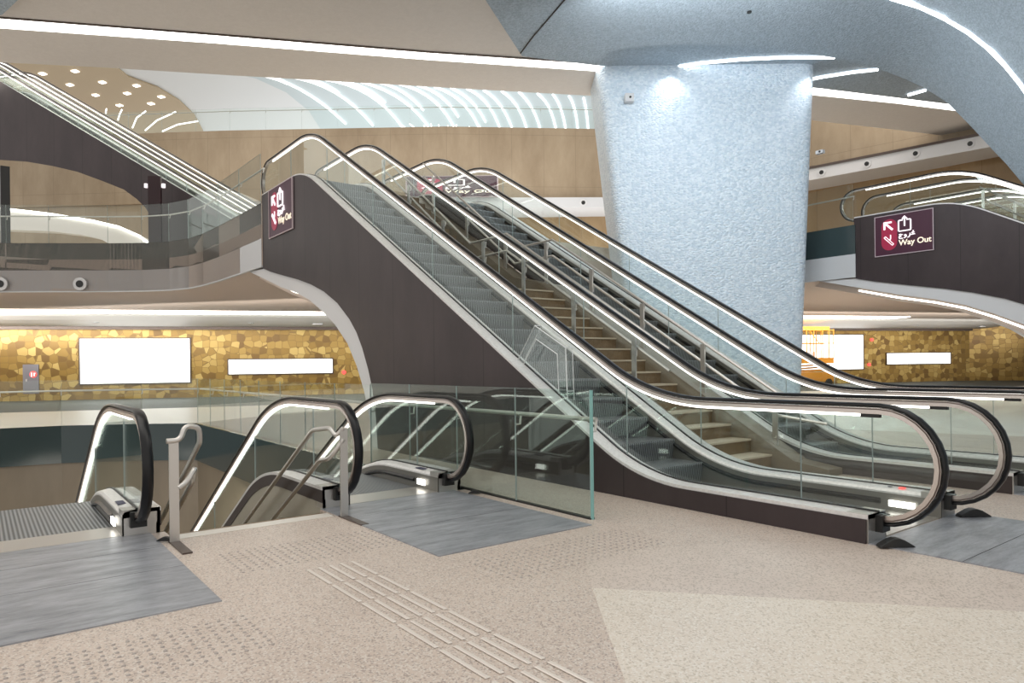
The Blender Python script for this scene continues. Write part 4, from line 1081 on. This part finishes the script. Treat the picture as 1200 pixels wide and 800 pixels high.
if len(pts) > 3:
    o = MB().tube(pts, .045, 6).build('curved_light', m_led_cool); tag(o, 'long curved light line in the blue vault at top right', 'ceiling light')
pts = [on_vault(px, py) for px, py in ((610, 62), (625, 42), (643, 21), (661, 0), (675, -16))]
pts = [h + Vector((0, 0, -.01)) for h in pts if h is not None]
if len(pts) > 2:
    o = MB().tube(pts, .018, 5).build('trim_23', m_black); o['kind'] = 'structure'; o['label'] = 'dark seam in the vault'
h = on_vault(878, 13.5)
if h is not None:
    o = MB().tube([(0, 0, 0), (0, 0, -.03)], .05, 10).build('sprinkler', m_black); o.location = h; tag(o, 'tiny dark sprinkler in the vault above the column', 'sprinkler')
# blue corner at top left of the ceiling
P = [FZ(x, y, ZS - .25) for x, y in ((-60, 40), (3, 17), (21, 0), (60, -40), (-60, -60))]
struct('trim_24', MB().prism(P, (0, 0, .2)), m_vault, label='blue corner of ceiling at upper left')

# ------------------------------------------------------------------ the column
cm = MB(); rings = []; nz = 16; nc = 40
def cring(z):
    t = z / 9.45
    xl = 3.42 - 1.0 * t; xr = 7.93 + .50 * t
    cx, hw = (xl + xr) / 2, (xr - xl) / 2; cd, hd = 20.1, 1.1
    out = []
    for k in range(nc):
        a = 2 * PI * k / nc; c, s_ = math.cos(a), math.sin(a); e_ = .12
        out.append(F(cx + hw * math.copysign(abs(c) ** e_, c), cd + hd * math.copysign(abs(s_) ** .30, s_), z))
    return out
for k in range(nz + 1): rings += cring(9.45 * k / nz)
fs = []
for k in range(nz):
    for j in range(nc): fs.append((k * nc + j, k * nc + (j + 1) % nc, (k + 1) * nc + (j + 1) % nc, (k + 1) * nc + j))
fs.append(tuple(reversed(range(nc)))); fs.append(tuple(nz * nc + j for j in range(nc)))
cm.add(rings, fs)
co = cm.build('column', m_column, smooth=True); co['kind'] = 'structure'; co['label'] = 'wide pale blue scaled column'
# curved light strips radiating from the column head, with their wash on the column
def head_strip(label, pix, z=ZC - .03):
    pts = [FZ(x, y, z) for x, y in pix]
    o = MB().tube(pts, .04, 6).build('light_strip', m_led_cool); tag(o, label, 'light strip', 'light strips around the column head')
head_strip('long curved light strip at the column head, leftmost', ((785, 79.5), (820, 74), (870, 69.5), (920, 67.3), (978, 67.3)))
head_strip('curved light strip at right corner of the column head', ((934, 96), (965, 90), (1000, 84.5), (1029, 81.5)))
head_strip('short light strip farthest right of the column head', ((1064, 111.5), (1085, 105.5)))
for px, py in ((783, 84), (932, 99)):
    X, D, z = at_z(px, py, 9.3); D = 18.72
    spot('column_wash', F(X, D, 9.2), F(X + .1, D + .65, 5.6), 42, 130, 1.0)
o = empty('security_camera', F(*at_D(738, 115, 18.85)), grz - .25); tag(o, 'small white security camera on upper left of the column', 'camera')
MB().box(-.13, .10, -.08, .10, -.11, .11).build('housing', m_white, o); MB().tube([(0, -.08, 0), (0, -.10, 0)], .03, 12).build('lens', m_black, o)
o = empty('security_camera', F(*at_D(962, 178, 18.9))); tag(o, 'tiny white camera on right edge of the column', 'camera')
MB().box(-.12, .08, -.06, .06, -.045, .045).build('housing', m_white, o); MB().tube([(0, -.06, 0), (0, -.09, 0)], .025, 10).build('lens', m_black, o)
